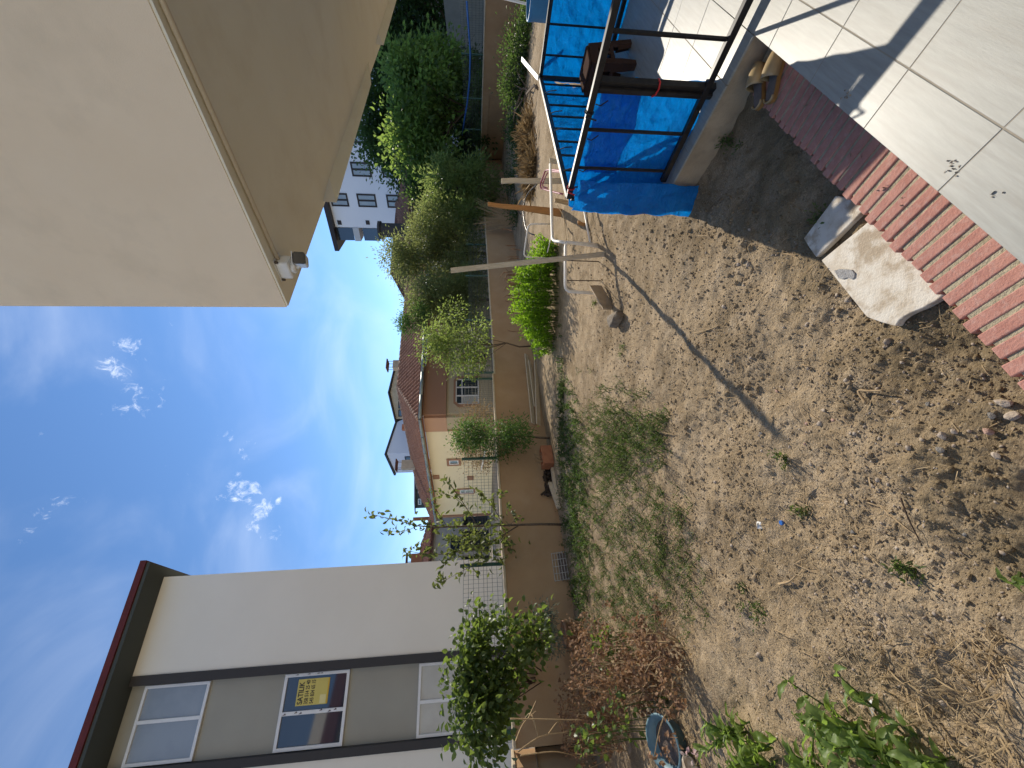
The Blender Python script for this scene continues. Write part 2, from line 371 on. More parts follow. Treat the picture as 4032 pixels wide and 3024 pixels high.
# leaves
T_FAR = (np.array([(0, 0, 0), (.5, .5, .12), (0, 1, 0), (-.5, .5, .12)]), np.array([(0, 1, 2), (0, 2, 3)]))
T_NEAR = (np.array([(0, 0, 0), (.42, .3, .13), (.40, .62, .12), (0, 1, -.12), (-.40, .62, .12), (-.42, .3, .13), (0, .33, 0), (0, .68, .02)]),
          np.array([(0, 1, 6), (1, 2, 7), (1, 7, 6), (2, 3, 7), (0, 6, 5), (6, 7, 4), (6, 4, 5), (7, 3, 4)]))
def unit(a): return a / (np.linalg.norm(a, axis=1, keepdims=True) + 1e-9)
def leaf_cloud(name, m, parent, P, DIR, L, Wd, tmpl=T_FAR, kind='stuff', NRM=None):
    n = len(P); DIR = unit(DIR)
    if NRM is None: NRM = rng.normal(size=(n, 3)) + np.array([0, 0, 1.2])
    S = unit(np.cross(DIR, NRM)); Nn = np.cross(S, DIR)
    tv, tf = tmpl
    L = np.broadcast_to(np.asarray(L, float), (n,))[:, None]; Wd = np.broadcast_to(np.asarray(Wd, float), (n,))[:, None]
    v = P[:, None, :] + tv[None, :, 0, None] * (S * Wd)[:, None, :] + tv[None, :, 1, None] * (DIR * L)[:, None, :] + tv[None, :, 2, None] * (Nn * L)[:, None, :]
    f = (tf[None] + (np.arange(n) * len(tv))[:, None, None]).reshape(-1, 3)
    o = link(name, mesh_fast(name, v.reshape(-1, 3), f, m), parent)
    if kind: o['kind'] = kind
    return o
def leaf_parts(parent, m, P, DIR, L, Wd, variants=3, name='leaf', NRM=None):
    DIR = unit(DIR); n = len(P)
    if NRM is None: NRM = rng.normal(size=(n, 3)) + np.array([0, 0, 1.2])
    S = unit(np.cross(DIR, NRM)); Nn = np.cross(S, DIR); meshes = []
    for k in range(variants):
        tv, tf = T_NEAR; t = tv.copy(); t[:, 2] *= rng.uniform(.6, 1.6); t[3, 2] = rng.uniform(-.35, .05); t[3, 0] = rng.uniform(-.12, .12)
        meshes.append(mesh_np(name, t, tf, m))
    for i in range(n):
        mm = Matrix((Vector(S[i] * Wd[i]), Vector(DIR[i] * L[i]), Vector(Nn[i] * L[i]))).transposed().to_4x4(); mm.translation = Vector(P[i])
        link(name, meshes[i % variants], parent, mm)
def clump_points(ells, ncl, nlf, cr, shell=.75, squash=.8):
    Ps, Ds = [], []; w = np.array([e[1][0] * e[1][1] * e[1][2] for e in ells]) ** .7; w /= w.sum(); cents = []
    for k in range(ncl):
        c, rr = ells[rng.choice(len(ells), p=w)]; d = norm(rng.normal(size=3)); q = np.asarray(c) + d * np.asarray(rr) * (shell + (1 - shell) * rng.random()) * rng.uniform(.55, 1.08)
        n = max(3, int(nlf * rng.uniform(.5, 1.5))); r = cr * rng.uniform(.6, 1.4)
        o = rng.normal(size=(n, 3)) * np.array([r, r, r * squash]) * .6
        Ps.append(q + o); Ds.append(unit(o + d * r * .5 + rng.normal(size=(n, 3)) * r * .5 - np.array([0, 0, r * .25]))); cents.append(q)
    return np.vstack(Ps), np.vstack(Ds), cents
def limbs(base, top, cents, r0, nb=14, droop=0, taper=.15):
    mb = MB(); base, top = np.asarray(base, float), np.asarray(top, float)
    k = 6; tr = [base + (top - base) * i / k + rng.normal(size=3) * .02 * np.linalg.norm(top - base) * (0 < i < k) for i in range(k + 1)]
    t_ = MB().tube(tr, [r0 * (1 - (1 - taper) * i / k) for i in range(k + 1)], 7)
    for c in (cents if len(cents) <= nb else [cents[i] for i in rng.choice(len(cents), nb, replace=False)]):
        i = rng.integers(2, k); a = tr[i]; mid = (a + c) / 2 + np.array([0, 0, .06 * np.linalg.norm(c - a)]) + rng.normal(size=3) * .04
        mb.tube([a, mid, c], [r0 * .45 * (1 - .6 * i / k), r0 * .25, r0 * .07], 5)
    return t_, mb
def tree(name, label, cat, ells, base, top, r0, leaf, ncl, nlf, cr, L, Wd, group=None, nb=14, shell=.75, tmpl=T_FAR, bark='bark'):
    t = thing(name, label, cat, base, group)
    P, Dd, cents = clump_points(ells, ncl, nlf, cr, shell)
    tr, br = limbs(base, top, cents, r0, nb)
    tr.build('trunk', bark, t, True)
    if br.v: br.build('branches', bark, t, True)
    n = len(P); leaf_cloud('crown', leaf, t, P, Dd, L * rng.uniform(.7, 1.3, n), Wd * rng.uniform(.7, 1.3, n), tmpl)
    return t
# ------------------------------------------------------------------ ground
def build_ground():
    fr = np.linspace(R(-66), R(66), 430); bk = np.linspace(R(66), R(294), 60)[1:-1]
    th = np.concatenate([fr, bk]); rr = np.concatenate([[.25, .55], np.geomspace(.85, 15, 400), np.geomspace(16, 700, 26)])
    Tt, Rr = np.meshgrid(th, rr); x, y = Rr * np.sin(Tt), Rr * np.cos(Tt); z = ground_z(x, y)
    nR, nT = len(rr), len(th); v = np.stack([x, y, z], -1).reshape(-1, 3)
    i, j = np.meshgrid(np.arange(nR - 1), np.arange(nT), indexing='ij'); j2 = (j + 1) % nT
    f = np.stack([i * nT + j, (i + 1) * nT + j, (i + 1) * nT + j2, i * nT + j2], -1).reshape(-1, 4)
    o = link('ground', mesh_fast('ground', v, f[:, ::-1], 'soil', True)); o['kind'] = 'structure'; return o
ground = build_ground()
# ------------------------------------------------------------------ porch: slab, floor tiles, brick edging
def clip(poly, n, c):             # keep the part of a flat polygon with n.p <= c
    out = []
    for i in range(len(poly)):
        p, q = poly[i], poly[(i + 1) % len(poly)]; a, b = np.dot(n, p) - c, np.dot(n, q) - c
        if a <= 0: out.append(p)
        if (a < 0 < b) or (b < 0 < a): out.append(p + (q - p) * a / (a - b))
    return out
def clip_to(poly, conv):
    for i in range(len(conv)):
        p, q = conv[i], conv[(i + 1) % len(conv)]; d = q - p; n = np.array([d[1], -d[0]]); poly = clip(poly, n, np.dot(n, p))
        if len(poly) < 3: return []
    return poly
EDGE = .628                        # porch edge, metres outwards from the camera
porch_poly = [A2 * -2.2 + B2 * EDGE, A2 * -2.2 + B2 * -2.6, A2 * 9 + B2 * -2.6, A2 * 9 + B2 * EDGE]
L1, L2, L3, L4 = np.array([1.92, 2.0]), np.array([1.455, 3.12]), np.array([3.56, 4.43]), np.array([4.75, 1.6])
land_poly = [A2 * 9 * 0 + L1, A2 * 2.7 + B2 * (EDGE + .0), L2, L3, A2 * 5.6 + B2 * EDGE]
land_poly = [L1, A2 * 5.35 + B2 * EDGE, L3, L2]
def ccw(p):
    a = sum(p[i][0] * p[(i + 1) % len(p)][1] - p[(i + 1) % len(p)][0] * p[i][1] for i in range(len(p))); return p if a > 0 else p[::-1]
porch_poly, land_poly = ccw(porch_poly), ccw(land_poly)
def shrink(poly, d):
    c = sum(poly) / len(poly); return [p + (c - p) / np.linalg.norm(c - p) * d for p in poly]
pb = MB()
pb.extr([V3(*p, -.3) for p in porch_poly], V3(0, 0, .516)); pb.extr([V3(*(p + B2 * .0), -.3) for p in shrink(land_poly, .012)], V3(0, 0, .512))
porch = pb.build('porch', 'concrete'); porch['kind'] = 'structure'
gb = MB().extr([V3(*p, .2161) for p in shrink(porch_poly, .004)], V3(0, 0, .0126)); gb.extr([V3(*p, .2125) for p in shrink(land_poly, .016)], V3(0, 0, .0161))
gb.build('grout', 'grout', porch)
PITCH_T = .4475; a0, b0_ = 1.607, .433
def tiles(conv, amin, amax, bmin, bmax, cut=None):
    ia = range(int(math.floor((amin - a0) / PITCH_T)), int(math.ceil((amax - a0) / PITCH_T)))
    ib = range(int(math.floor((bmin - b0_) / PITCH_T)), int(math.ceil((bmax - b0_) / PITCH_T)))
    for i in ia:
        for j in ib:
            g = .0022; u0, u1 = a0 + i * PITCH_T + g, a0 + (i + 1) * PITCH_T - g; w0, w1 = b0_ + j * PITCH_T + g, b0_ + (j + 1) * PITCH_T - g
            p = clip_to([A2 * u0 + B2 * w0, A2 * u1 + B2 * w0, A2 * u1 + B2 * w1, A2 * u0 + B2 * w1], conv)
            if len(p) < 3: continue
            c = sum(p) / len(p)
            if c[1] < -.6 or c[1] < abs(c[0]) * .35 - .6: continue
            jz = rng.uniform(-.0008, .0008)
            MB().extr([V3(*q, .2165 + jz) for q in p], V3(0, 0, .0135)).build('floor_tile', 'tile', porch, bevel=.0012)
tiles(porch_poly, -1.8, 7.5, -1.9, EDGE); tiles(land_poly, 2.3, 6.2, EDGE + .01, 2.3)
be = thing('brick_edging', 'red brick edging laid along the foot of the tiled porch', 'brick edging', (*(A2 * 1.2 + B2 * .75), .05))
MB().extr([V3(*(A2 * -1.4 + B2 * .56), -.1), V3(*(A2 * 2.70 + B2 * .56), -.1), V3(*(A2 * 2.70 + B2 * .868), -.1), V3(*(A2 * -1.4 + B2 * .868), -.1)], V3(0, 0, .2045)).build('mortar_bed', 'mortar', be)
bm_ = [MB().obox((0, 0, 0), (.0222, 0, 0), (0, .158, 0), (0, 0, .075)).mesh('brick', 'brick') for _ in range(1)]
u = -1.35
while u < 2.66:
    o = link('brick', bm_[0], be)
    lo_ = .885 + rng.uniform(-.006, .009)
    c = A2 * u + B2 * (lo_ - .158)
    mm = Matrix.Rotation(R(33) + rng.normal() * .008, 4, 'Z'); mm.translation = (c[0], c[1], .034 + rng.uniform(-.002, .003)); o.matrix_basis = mm
    bv = o.modifiers.new('bevel', 'BEVEL'); bv.width = .004; bv.segments = 2
    u += .0608 + rng.uniform(-.0012, .0012)
# broken stone slabs on the soil in front of the bricks
def slab(label, pts, z=.035, t=.035):
    o = MB().extr([on(px, py, z + t) for px, py in pts], V3(0, 0, -t)).build('stone_slab', 'travertine', bevel=.004)
    return tag(o, label, 'stone slab')
r8 = lambda x, y: (2900 + x / 1.951, 800 + y / 1.951)
slab('large broken cream stone slab with a chipped corner beside the brick edging', [r8(*p) for p in [(650, 440), (820, 650), (1000, 875), (1110, 915), (1220, 945), (1250, 900), (1290, 868), (1340, 842), (1430, 805), (1540, 745), (1590, 700), (1450, 560), (1300, 370), (1150, 220), (1050, 110), (985, 165), (850, 275)]])
slab('small cream stone slab fragment half in shade beside the brick edging', [r8(*p) for p in [(515, 270), (560, 345), (610, 415), (720, 310), (840, 190), (935, 95), (985, 40), (930, -30), (760, -60), (690, 40)]], .033, .03)
mb = MB()
ring = [(760 + rng.uniform(-6, 6), 520), (790, 502), (835, 506), (885, 510), (905, 535), (903, 570), (885, 585), (850, 574), (815, 582), (778, 570)]
mb.extr([on(*r8(x + rng.uniform(-7, 7), y + rng.uniform(-7, 7)), .0755) for x, y in ring], V3(0, 0, -.006))
tag(mb.build('cement_patch', 'cement', bevel=.002), 'rough grey patch of dried cement on the large stone slab', 'cement patch')

# ------------------------------------------------------------------ yard walls
WD = norm(V3(.743, .669, 0)); WN = V3(WD[1], -WD[0], 0); W0 = V3(-3.65, 7.86, 0)       # WN faces the yard
def wq(t, off=0, z=0): return W0 + WD * t + WN * off + Z3 * z
def wall_run(mb, cb, p, q, n_in, ztop, th=.2, zb=-.3):
    p, q = np.asarray(p, float), np.asarray(q, float); n_in = np.asarray(n_in, float)
    mb.extr([p + Z3 * zb, q + Z3 * zb, q - n_in * th + Z3 * zb, p - n_in * th + Z3 * zb], Z3 * (ztop - .045 - zb))
    cb.extr([p + n_in * .025 + Z3 * (ztop - .0445), q + n_in * .025 + Z3 * (ztop - .0445), q - n_in * (th + .025) + Z3 * (ztop - .0445), p - n_in * (th + .025) + Z3 * (ztop - .0445)], Z3 * .045)
bw = thing('boundary_wall', 'long brown rendered wall with pale coping across the back of the yard', 'wall', wq(4))
for nm, t0, t1, off, zt in [('left', -2.78, 5.30, .03, 1.285), ('right', 5.302, 23.4, -.02, 1.232)]:
    m_, c_ = MB(), MB(); wall_run(m_, c_, wq(t0, off), wq(t1, off), WN, zt); m_.build('wall_panel', 'yard_wall', bw); c_.build('coping', 'coping', bw, bevel=.008)
LWd = norm(V3(.05, -1, 0)); LWn = V3(-LWd[1], LWd[0], 0)
lw = thing('side_wall', 'brown side wall with sunlit face behind the dried bushes', 'wall', wq(-2.8))
m_, c_ = MB(), MB(); pl0 = wq(-2.8, -.25) + V3(0.02, 0, 0); wall_run(m_, c_, pl0 + LWd * .02, pl0 + LWd * 5.5, LWn, 1.31)
m_.build('wall_panel', 'yard_wall', lw); c_.build('coping', 'coping', lw, bevel=.008)
rw = thing('side_wall', 'brown side wall with pale coping under the blue hose and green fence', 'wall', (13.8, 18, 0))
RC = wq(23.45); RWd = norm(V3(13.35, 13.4, 0) - RC); RWn = V3(RWd[1], -RWd[0], 0)
m_, c_ = MB(), MB(); wall_run(m_, c_, RC + RWd * .05, RC + RWd * 15, RWn, 1.27); m_.build('wall_panel', 'yard_wall', rw); c_.build('coping', 'coping', rw, bevel=.008)
RWA = RC
# neighbours' ground, level with the backs of the walls
tp = [wq(-2.8, -.12) + V3(0, -8, 0), wq(-2.8, -.12), wq(23.45, -.12), RC + V3(.12, 0, 0) + RWd * 16, V3(500, -20, 0), V3(500, 600, 0), V3(-500, 600, 0), V3(-500, -20, 0)]
o = MB().add([p * V3(1, 1, 0) + Z3 * .93 for p in tp], [tuple(range(8))[::-1]]).build('terrain', 'far_ground'); o['kind'] = 'structure'
# ------------------------------------------------------------------ wire fences on the walls
def fence(name, label, p, d, length, z0, posts, h=.84, vs=.078, hs=(.03, .13, .23, .33, .40, .50, .60, .70, .80), folds=(.13, .40, .70), fold_n=None, wr=.0026, dirty=None):
    t = thing(name, label, 'fence', p + Z3 * z0)
    for s in posts:
        c = p + d * s
        MB().extr([c + Z3 * z0 + d * a + np.cross(d, Z3) * b for a, b in ((-.03, -.02), (.03, -.02), (.03, .02), (-.03, .02))], Z3 * (h + .03)).build('post', 'green_steel', t)
    mb = MB(); n = np.cross(d, Z3) * (.03)
    for z in hs:
        k = .5 if z in folds else 0
        mb.tube([p + n * (1 + k) + Z3 * (z0 + z), p + d * length + n * (1 + k) + Z3 * (z0 + z)], wr * 1.25, 4, False)
    k = int(length / vs)
    for i in range(k + 1):
        a = p + d * (i * vs) + n * 1.05
        zz = [0] + sorted(set(list(hs)))
        pts = [a + n * (.5 if z in folds else 0) + Z3 * (z0 + z + (.02 if z == 0 else 0)) for z in [hs[0], *folds, hs[-1]]]
        mb.tube(pts, wr, 4, False)
    mb.build('wire_mesh', 'fence_wire', t, kind='stuff'); return t
fence('wire_fence', 'green wire mesh fence on the left stretch of the back wall', wq(-2.7, -.07), WD, 8.0, 1.285, [.12, 2.7, 5.2, 7.9])
fence('wire_fence', 'green wire mesh fence with shiny wires on the lower stretch of the back wall', wq(5.4, -.12), WD, 17.5, 1.232, [.1, 2.6, 5.35, 7.8, 10.3, 12.8, 15.3, 17.4], hs=(.05, .12, .2, .28, .42, .55, .66, .74), wr=.0033)
rf = fence('wire_fence', 'green wire mesh fence on the side wall before the dark trees', RC + RWd * .1 - RWn * .1, RWd, 14.5, 1.27, [.1, 2.6, 5.0, 7.6, 10.4, 13.0], vs=.10, h=.86, hs=(.06, .18, .30, .44, .62, .74, .86), folds=(.18, .62), wr=.004)
# blue hose sagging along that fence
pts = []
for px, py in [(1838, 0), (1846, 110), (1852, 200), (1850, 300), (1840, 400), (1828, 470), (1820, 528)]:
    pts.append(hit(px, py, RC - RWn * -.02, RWn) + RWn * .06)
tag(MB().tube(pts, .035, 8).build('hose', 'blue_hose', smooth=True), 'thick blue hose sagging along the wire fence on the side wall', 'hose')

# ------------------------------------------------------------------ our own building overhead
HS = 1.15; ZS = EYE + HS
def sp(x, y): q = on(x / 1.3275, y / 1.3275, ZS); return q
c0 = sp(1508, 1606); dn = norm(sp(780, 0) - sp(1500, 1600)); df = norm(V3(math.cos(R(33.6)), math.sin(R(33.6)), 0))
own = thing('house', 'beige plastered house overhanging the yard, seen from below its upper floor', 'house', (c0[0], c0[1], 0))
p1, p2 = c0 + dn * 7, c0 + dn * 7 + df * 9; p3 = c0 + df * 12
MB().extr([c0 + Z3 * .012, p1 + Z3 * .012, p2 + Z3 * .012, p3 + Z3 * .012], Z3 * 6.5).build('upper_floor', 'plaster', own)
inn = norm(np.cross(Z3, df)) * -1
if np.dot(inn, dn) < 0: inn = -inn
MB().extr([c0 + df * .006 + inn * .006, p1 + df * .006, p2, p3 + inn * .006], Z3 * .0125).build('soffit', 'soffit_paint', own)
# two wedge-shaped lips on the front edge
def wedge(a, b, c, e, f):
    a, b, e, f = sp(*a), sp(*b), sp(*e), sp(*f)
    cc = a + V3(0, 0, -.100); fe = f; g = b - a
    inner0 = b; L = norm(e - a)
    e2 = at(e[0], 0, 1) if False else None
    return a, inner0, cc, f
a_, b_ = sp(1690, 1050), sp(1730, 960)
cdrop = at(1760 / 1.3275, 1055 / 1.3275, a_[1]); edrop = on(1940 / 1.3275, 440 / 1.3275, cdrop[2]); f_ = sp(1930, 340)
def lip(a, c, e, f, wi, m='plaster'):
    i_ = inn * wi
    mb = MB(); mb.add([a, c, a + i_ + df * .28, f, e, f + i_], [(0, 2, 1), (3, 4, 5), (0, 1, 4, 3), (1, 2, 5, 4), (2, 0, 3, 5)])
    return mb.build('drip_lip', m, own)
lip(a_, cdrop, edrop, f_, .03, 'soffit_paint')
def lip_end(a, c): MB().extr([a - df * .004, c - df * .004, a + inn * .03 + df * .275], -df * .006).build('lip_end', 'lip_end_lit', own)  # end face whiter than the soffit: its brightness is put into the colour
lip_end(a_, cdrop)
a2_ = sp(1965, 230); c2_ = at(2005 / 1.3275, 235 / 1.3275, a2_[1]); e2_ = on(2110 / 1.3275, -130 / 1.3275, c2_[2]); f2_ = e2_ + Z3 * (ZS - e2_[2])
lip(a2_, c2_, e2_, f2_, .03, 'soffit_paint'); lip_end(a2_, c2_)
# cable conduit on the soffit and the camera
cd0, cd1 = on(845 / 1.3275, 0, ZS - .012), on(1465 / 1.3275, 1385 / 1.3275, ZS - .012)
cd0 = cd0 + norm(cd0 - cd1) * 2
tag(MB().tube([cd0, cd1], .012, 8).build('cable_conduit', 'conduit', smooth=True), 'thin beige cable conduit running along the soffit to the camera', 'conduit')
cc = on(1128, 1052, ZS - .04)
sc_ = thing('security_camera', 'white security camera with black front under the corner of the soffit', 'security camera', cc)
u_ = norm(cd1 - cd0); w_ = np.cross(u_, Z3)
MB().obox(cc + Z3 * .0, u_ * .055, w_ * .045, Z3 * .036).build('junction_box', 'white_plastic', sc_, bevel=.012)
MB().obox(cc + Z3 * .036, u_ * .068, w_ * .052, Z3 * .003).build('back_plate', 'white_plastic', sc_, bevel=.003)
for a, b in ((-.058, -.043), (.058, -.043), (.058, .043)):
    MB().lathe(cc + u_ * a + w_ * b + Z3 * .03, [(.008, 0), (.008, -.014), (.004, -.016)], 10, cap=True).build('screw', 'screw', sc_)
MB().lathe(cc - Z3 * .036, [(.034, 0), (.034, -.012), (.026, -.022), (.018, -.024)], 20, cap=True).build('collar', 'white_plastic', sc_, True)
face = norm(-cc + V3(.55, 0, EYE + .0)); face = norm(V3(-.12, -1, -.28)); bc = cc - Z3 * .095 + V3(.035, -.03, 0)
MB().tube([cc - Z3 * .055, cc - Z3 * .075 + V3(.015, 0, 0), bc], .014, 10).build('arm', 'white_plastic', sc_, True)
sd = norm(np.cross(face, Z3)); up_ = np.cross(sd, face)
def rrect(c, w, h, r, n=5):
    out = []
    for qx, qy, a0_ in ((1, 1, 0), (-1, 1, 90), (-1, -1, 180), (1, -1, 270)):
        for k in range(n + 1):
            a = R(a0_ + 90 * k / n); out.append(c + sd * (qx * (w - r) + r * math.cos(a)) + up_ * (qy * (h - r) + r * math.sin(a)))
    return out
MB().extr(rrect(bc - face * .075, .034, .033, .014), face * .13).build('camera_body', 'white_plastic', sc_, bevel=.003)
MB().extr(rrect(bc + face * .0555, .0335, .0325, .0135), face * .012).build('front_glass', 'black_glass', sc_, bevel=.002)
MB().obox(bc + face * .0 + up_ * .037, face * .075, sd * .034, up_ * .002).build('sun_shade', 'white_plastic', sc_)

# ------------------------------------------------------------------ window maker on an upright face
def qp(P0, d, n, s, z, o=0): return np.array([P0[0], P0[1], 0]) + d * s + n * o + Z3 * z
def bar(P0, d, n, s0, s1, z0, z1, o0, o1): 
    return [qp(P0, d, n, s0, z0, o0), qp(P0, d, n, s1, z0, o0), qp(P0, d, n, s1, z1, o0), qp(P0, d, n, s0, z1, o0)], n * (o1 - o0)
def window(parent, P0, d, n, s0, s1, z0, z1, o=0.0, fm='upvc', pm='glass', fw=.06, mull=(), trans=(), trim=None, tw=.1, pane_m=None, sill=None):
    s0, s1 = min(s0, s1), max(s0, s1)
    fr = MB()
    for a, b, c, e in ((s0, s1, z0, z0 + fw), (s0, s1, z1 - fw, z1), (s0, s0 + fw, z0 + fw, z1 - fw), (s1 - fw, s1, z0 + fw, z1 - fw)): fr.extr(*bar(P0, d, n, a, b, c, e, o, o + .05))
    cuts = [s0 + fw] + [m for m in mull] + [s1 - fw]; zc = [z0 + fw] + list(trans) + [z1 - fw]
    for m in mull: fr.extr(*bar(P0, d, n, m - fw * .55, m + fw * .55, z0 + fw, z1 - fw, o + .001, o + .054))
    for t in trans: fr.extr(*bar(P0, d, n, s0 + fw, s1 - fw, t - fw * .4, t + fw * .4, o + .001, o + .047))
    f = fr.build('window', fm, parent)
    k = 0
    for i in range(len(cuts) - 1):
        for j in range(len(zc) - 1):
            m_ = pane_m[k % len(pane_m)] if pane_m else pm; k += 1
            MB().extr(*bar(P0, d, n, cuts[i], cuts[i + 1], zc[j], zc[j + 1], o + .008, o + .02)).build('pane', m_, f)
    if trim:
        tb = MB()
        for a, b, c, e in ((s0 - tw, s1 + tw, z0 - tw, z0), (s0 - tw, s1 + tw, z1, z1 + tw), (s0 - tw, s0, z0, z1), (s1, s1 + tw, z0, z1)): tb.extr(*bar(P0, d, n, a, b, c, e, max(o - .02, .002), o + .03))
        tb.build('window_surround', trim, f)
    if sill:
        MB().extr(*bar(P0, d, n, s0 - sill, s1 + sill, z0 - .05, z0 - .001, o - .02, o + .12)).build('window_sill', 'upvc', f)
    return f
# ------------------------------------------------------------------ apartment block on the left
LD = norm(V3(.889, .458, 0)); LN = V3(LD[1], -LD[0], 0); LP = V3(-4.5, 9.98, 0)
ap = thing('apartment_block', 'pale grey apartment block with dark bands and a for-sale board in its window', 'apartment block', LP + Z3 * .93)
zt = 9.28
def fbox(name, m, s0, s1, z0, z1, o0, o1, par=ap): return MB().extr(*bar(LP, LD, LN, s0, s1, z0, z1, o0, o1)).build(name, m, par)
def vbox(s0, s1, so0, so1, z0, z1): return 0
MB().extr([qp(LP, LD, LN, -1.93, .7, 0), qp(LP, LD, LN, 0, .7, 0), qp(LP, LD, LN, 0, .7, 0) + norm(V3(-.6, .8, 0)) * 9, qp(LP, LD, LN, -1.93, .7, -7)], Z3 * (zt - .7)).build('wall', 'apartment_white', ap); fbox('wall', 'apartment_white', -12, -3.62, .7, zt, -10, .0)
fbox('wall', 'apartment_grey', -3.47, -2.11, .7, zt - .003, -9, -.10)
fbox('band', 'dark_trim', -2.11, -1.93, .7, zt - .002, -9, .028); fbox('band', 'dark_trim', -3.62, -3.47, .7, zt - .002, -9, .028)
def roof_ring(o, s, z0, z1, name, m):
    c_ = qp(LP, LD, LN, s, z0, o); pts = [qp(LP, LD, LN, -13, z0, o), c_, c_ + norm(V3(-.6, .8, 0)) * 11, qp(LP, LD, LN, -13, z0, -11)]
    return MB().extr(pts, Z3 * (z1 - z0)).build(name, m, ap)
roof_ring(.58, .30, zt + .001, zt + .07, 'soffit', 'soffit_dark'); roof_ring(.62, .34, zt + .071, zt + .20, 'roof', 'maroon')
roof_ring(.56, .28, zt + .201, zt + .24, 'roof', 'maroon')
window(ap, LP, LD, LN, -3.45, -2.13, 7.66, 8.98, -.09, pm='frosted_glass', fw=.055, mull=[-2.75], sill=.0)
w2 = window(ap, LP, LD, LN, -3.45, -2.13, 4.71, 6.10, -.09, pm='glass', fw=.06, mull=[-2.83], sill=.0)
window(ap, LP, LD, LN, -3.45, -2.13, 1.78, 3.17, -.09, pm='curtain_glass', fw=.055, mull=[-2.84], sill=.0)
# torn protective film still stuck on the frame of the middle window
for z in (4.9, 5.02, 5.2, 5.62, 5.72, 5.95):
    q = qp(LP, LD, LN, -2.83 + rng.uniform(-.015, .015), z, -.033); MB().add([q, q + LD * .03 + Z3 * .02, q + Z3 * .07 - LD * .01], [(0, 1, 2)]).build('film_scrap', 'tape', w2)
for z in (5.55, 5.35, 5.28, 5.8):
    q = qp(LP, LD, LN, -2.16, z, -.037); MB().add([q, q + LD * .02 + Z3 * .03, q + Z3 * .08], [(0, 1, 2)]).build('film_scrap', 'tape', w2)
# for-sale board behind the pane: built flat against it
sg = thing('for_sale_board', 'yellow for-sale board with dark lettering in the middle window of the grey block', 'sign', qp(LP, LD, LN, -2.48, 5.45, -.066))
MB().extr(*bar(LP, LD, LN, -2.715, -2.245, 5.16, 5.80, -.0685, -.0625)).build('board', 'sign_yellow', sg)
MB().extr(*bar(LP, LD, LN, -2.713, -2.247, 5.131, 5.158, -.0685, -.062)).build('strip', 'sign_strip', sg)
MB().extr(*bar(LP, LD, LN, -2.70, -2.545, 5.175, 5.30, -.0624, -.0615)).build('patch', 'sign_pale', sg)
def text(s, size, s0, z, par, m='sign_ink', o=-.0605, width=None, bold=.008):
    cu = bpy.data.curves.new('lettering', 'FONT'); cu.body = s; cu.size = size; cu.extrude = .001; cu.offset = bold * size
    ob = bpy.data.objects.new('lettering', cu); COL.objects.link(ob); bpy.context.view_layer.update()
    me = bpy.data.meshes.new_from_object(ob.evaluated_get(bpy.context.evaluated_depsgraph_get())); bpy.data.objects.remove(ob)
    xs = [v.co.x for v in me.vertices]; w = max(xs) - min(xs); k = (width / w) if width else 1
    me.materials.clear(); me.materials.append(MT[m])
    mm = Matrix((Vector(LD) * k, Vector(Z3), Vector(LN))).transposed().to_4x4(); mm.translation = Vector(qp(LP, LD, LN, s0, z, o))
    for v in me.vertices: v.co.x -= min(xs)
    link('lettering', me, par, mm)
text('SATILIK', .15, -2.69, 5.665, sg, width=.40, bold=.025); text('358 514 25 40', .11, -2.69, 5.55, sg, width=.42, bold=.02); text('545 834 65 15', .11, -2.69, 5.435, sg, width=.42, bold=.02)
# ------------------------------------------------------------------ tiled roofs
TILE = {}
def tile_mesh(w, l, m):
    k = (round(w, 3), round(l, 3), m)
    if k not in TILE:
        mb = MB(); n = 6; vs = []
        for e, zz in ((-.06 * l, .018), (l, 0)):
            for i in range(n + 1):
                x = -w / 2 + w * i / n; h = .32 * w * max(0, math.cos(math.pi * (i / n - .42) * 1.25)) if i < n else .0
                vs.append((x, e, zz + h + .01))
        vs += [(-w / 2, -.06 * l, 0), (w / 2, -.06 * l, 0)]
        fs = [(i, i + 1, n + 2 + i, n + 1 + i) for i in range(n)] + [tuple([2 * n + 2] + list(range(0, n + 1)) + [2 * n + 3])[::-1]]
        mb.add(vs, fs); TILE[k] = mb.mesh('roof_tile', m)
    return TILE[k]
def inside(p, poly):
    c = False; n = len(poly)
    for i in range(n):
        a, b = poly[i], poly[i - 1]
        if (a[1] > p[1]) != (b[1] > p[1]) and p[0] < (b[0] - a[0]) * (p[1] - a[1]) / (b[1] - a[1]) + a[0]: c = not c
    return c
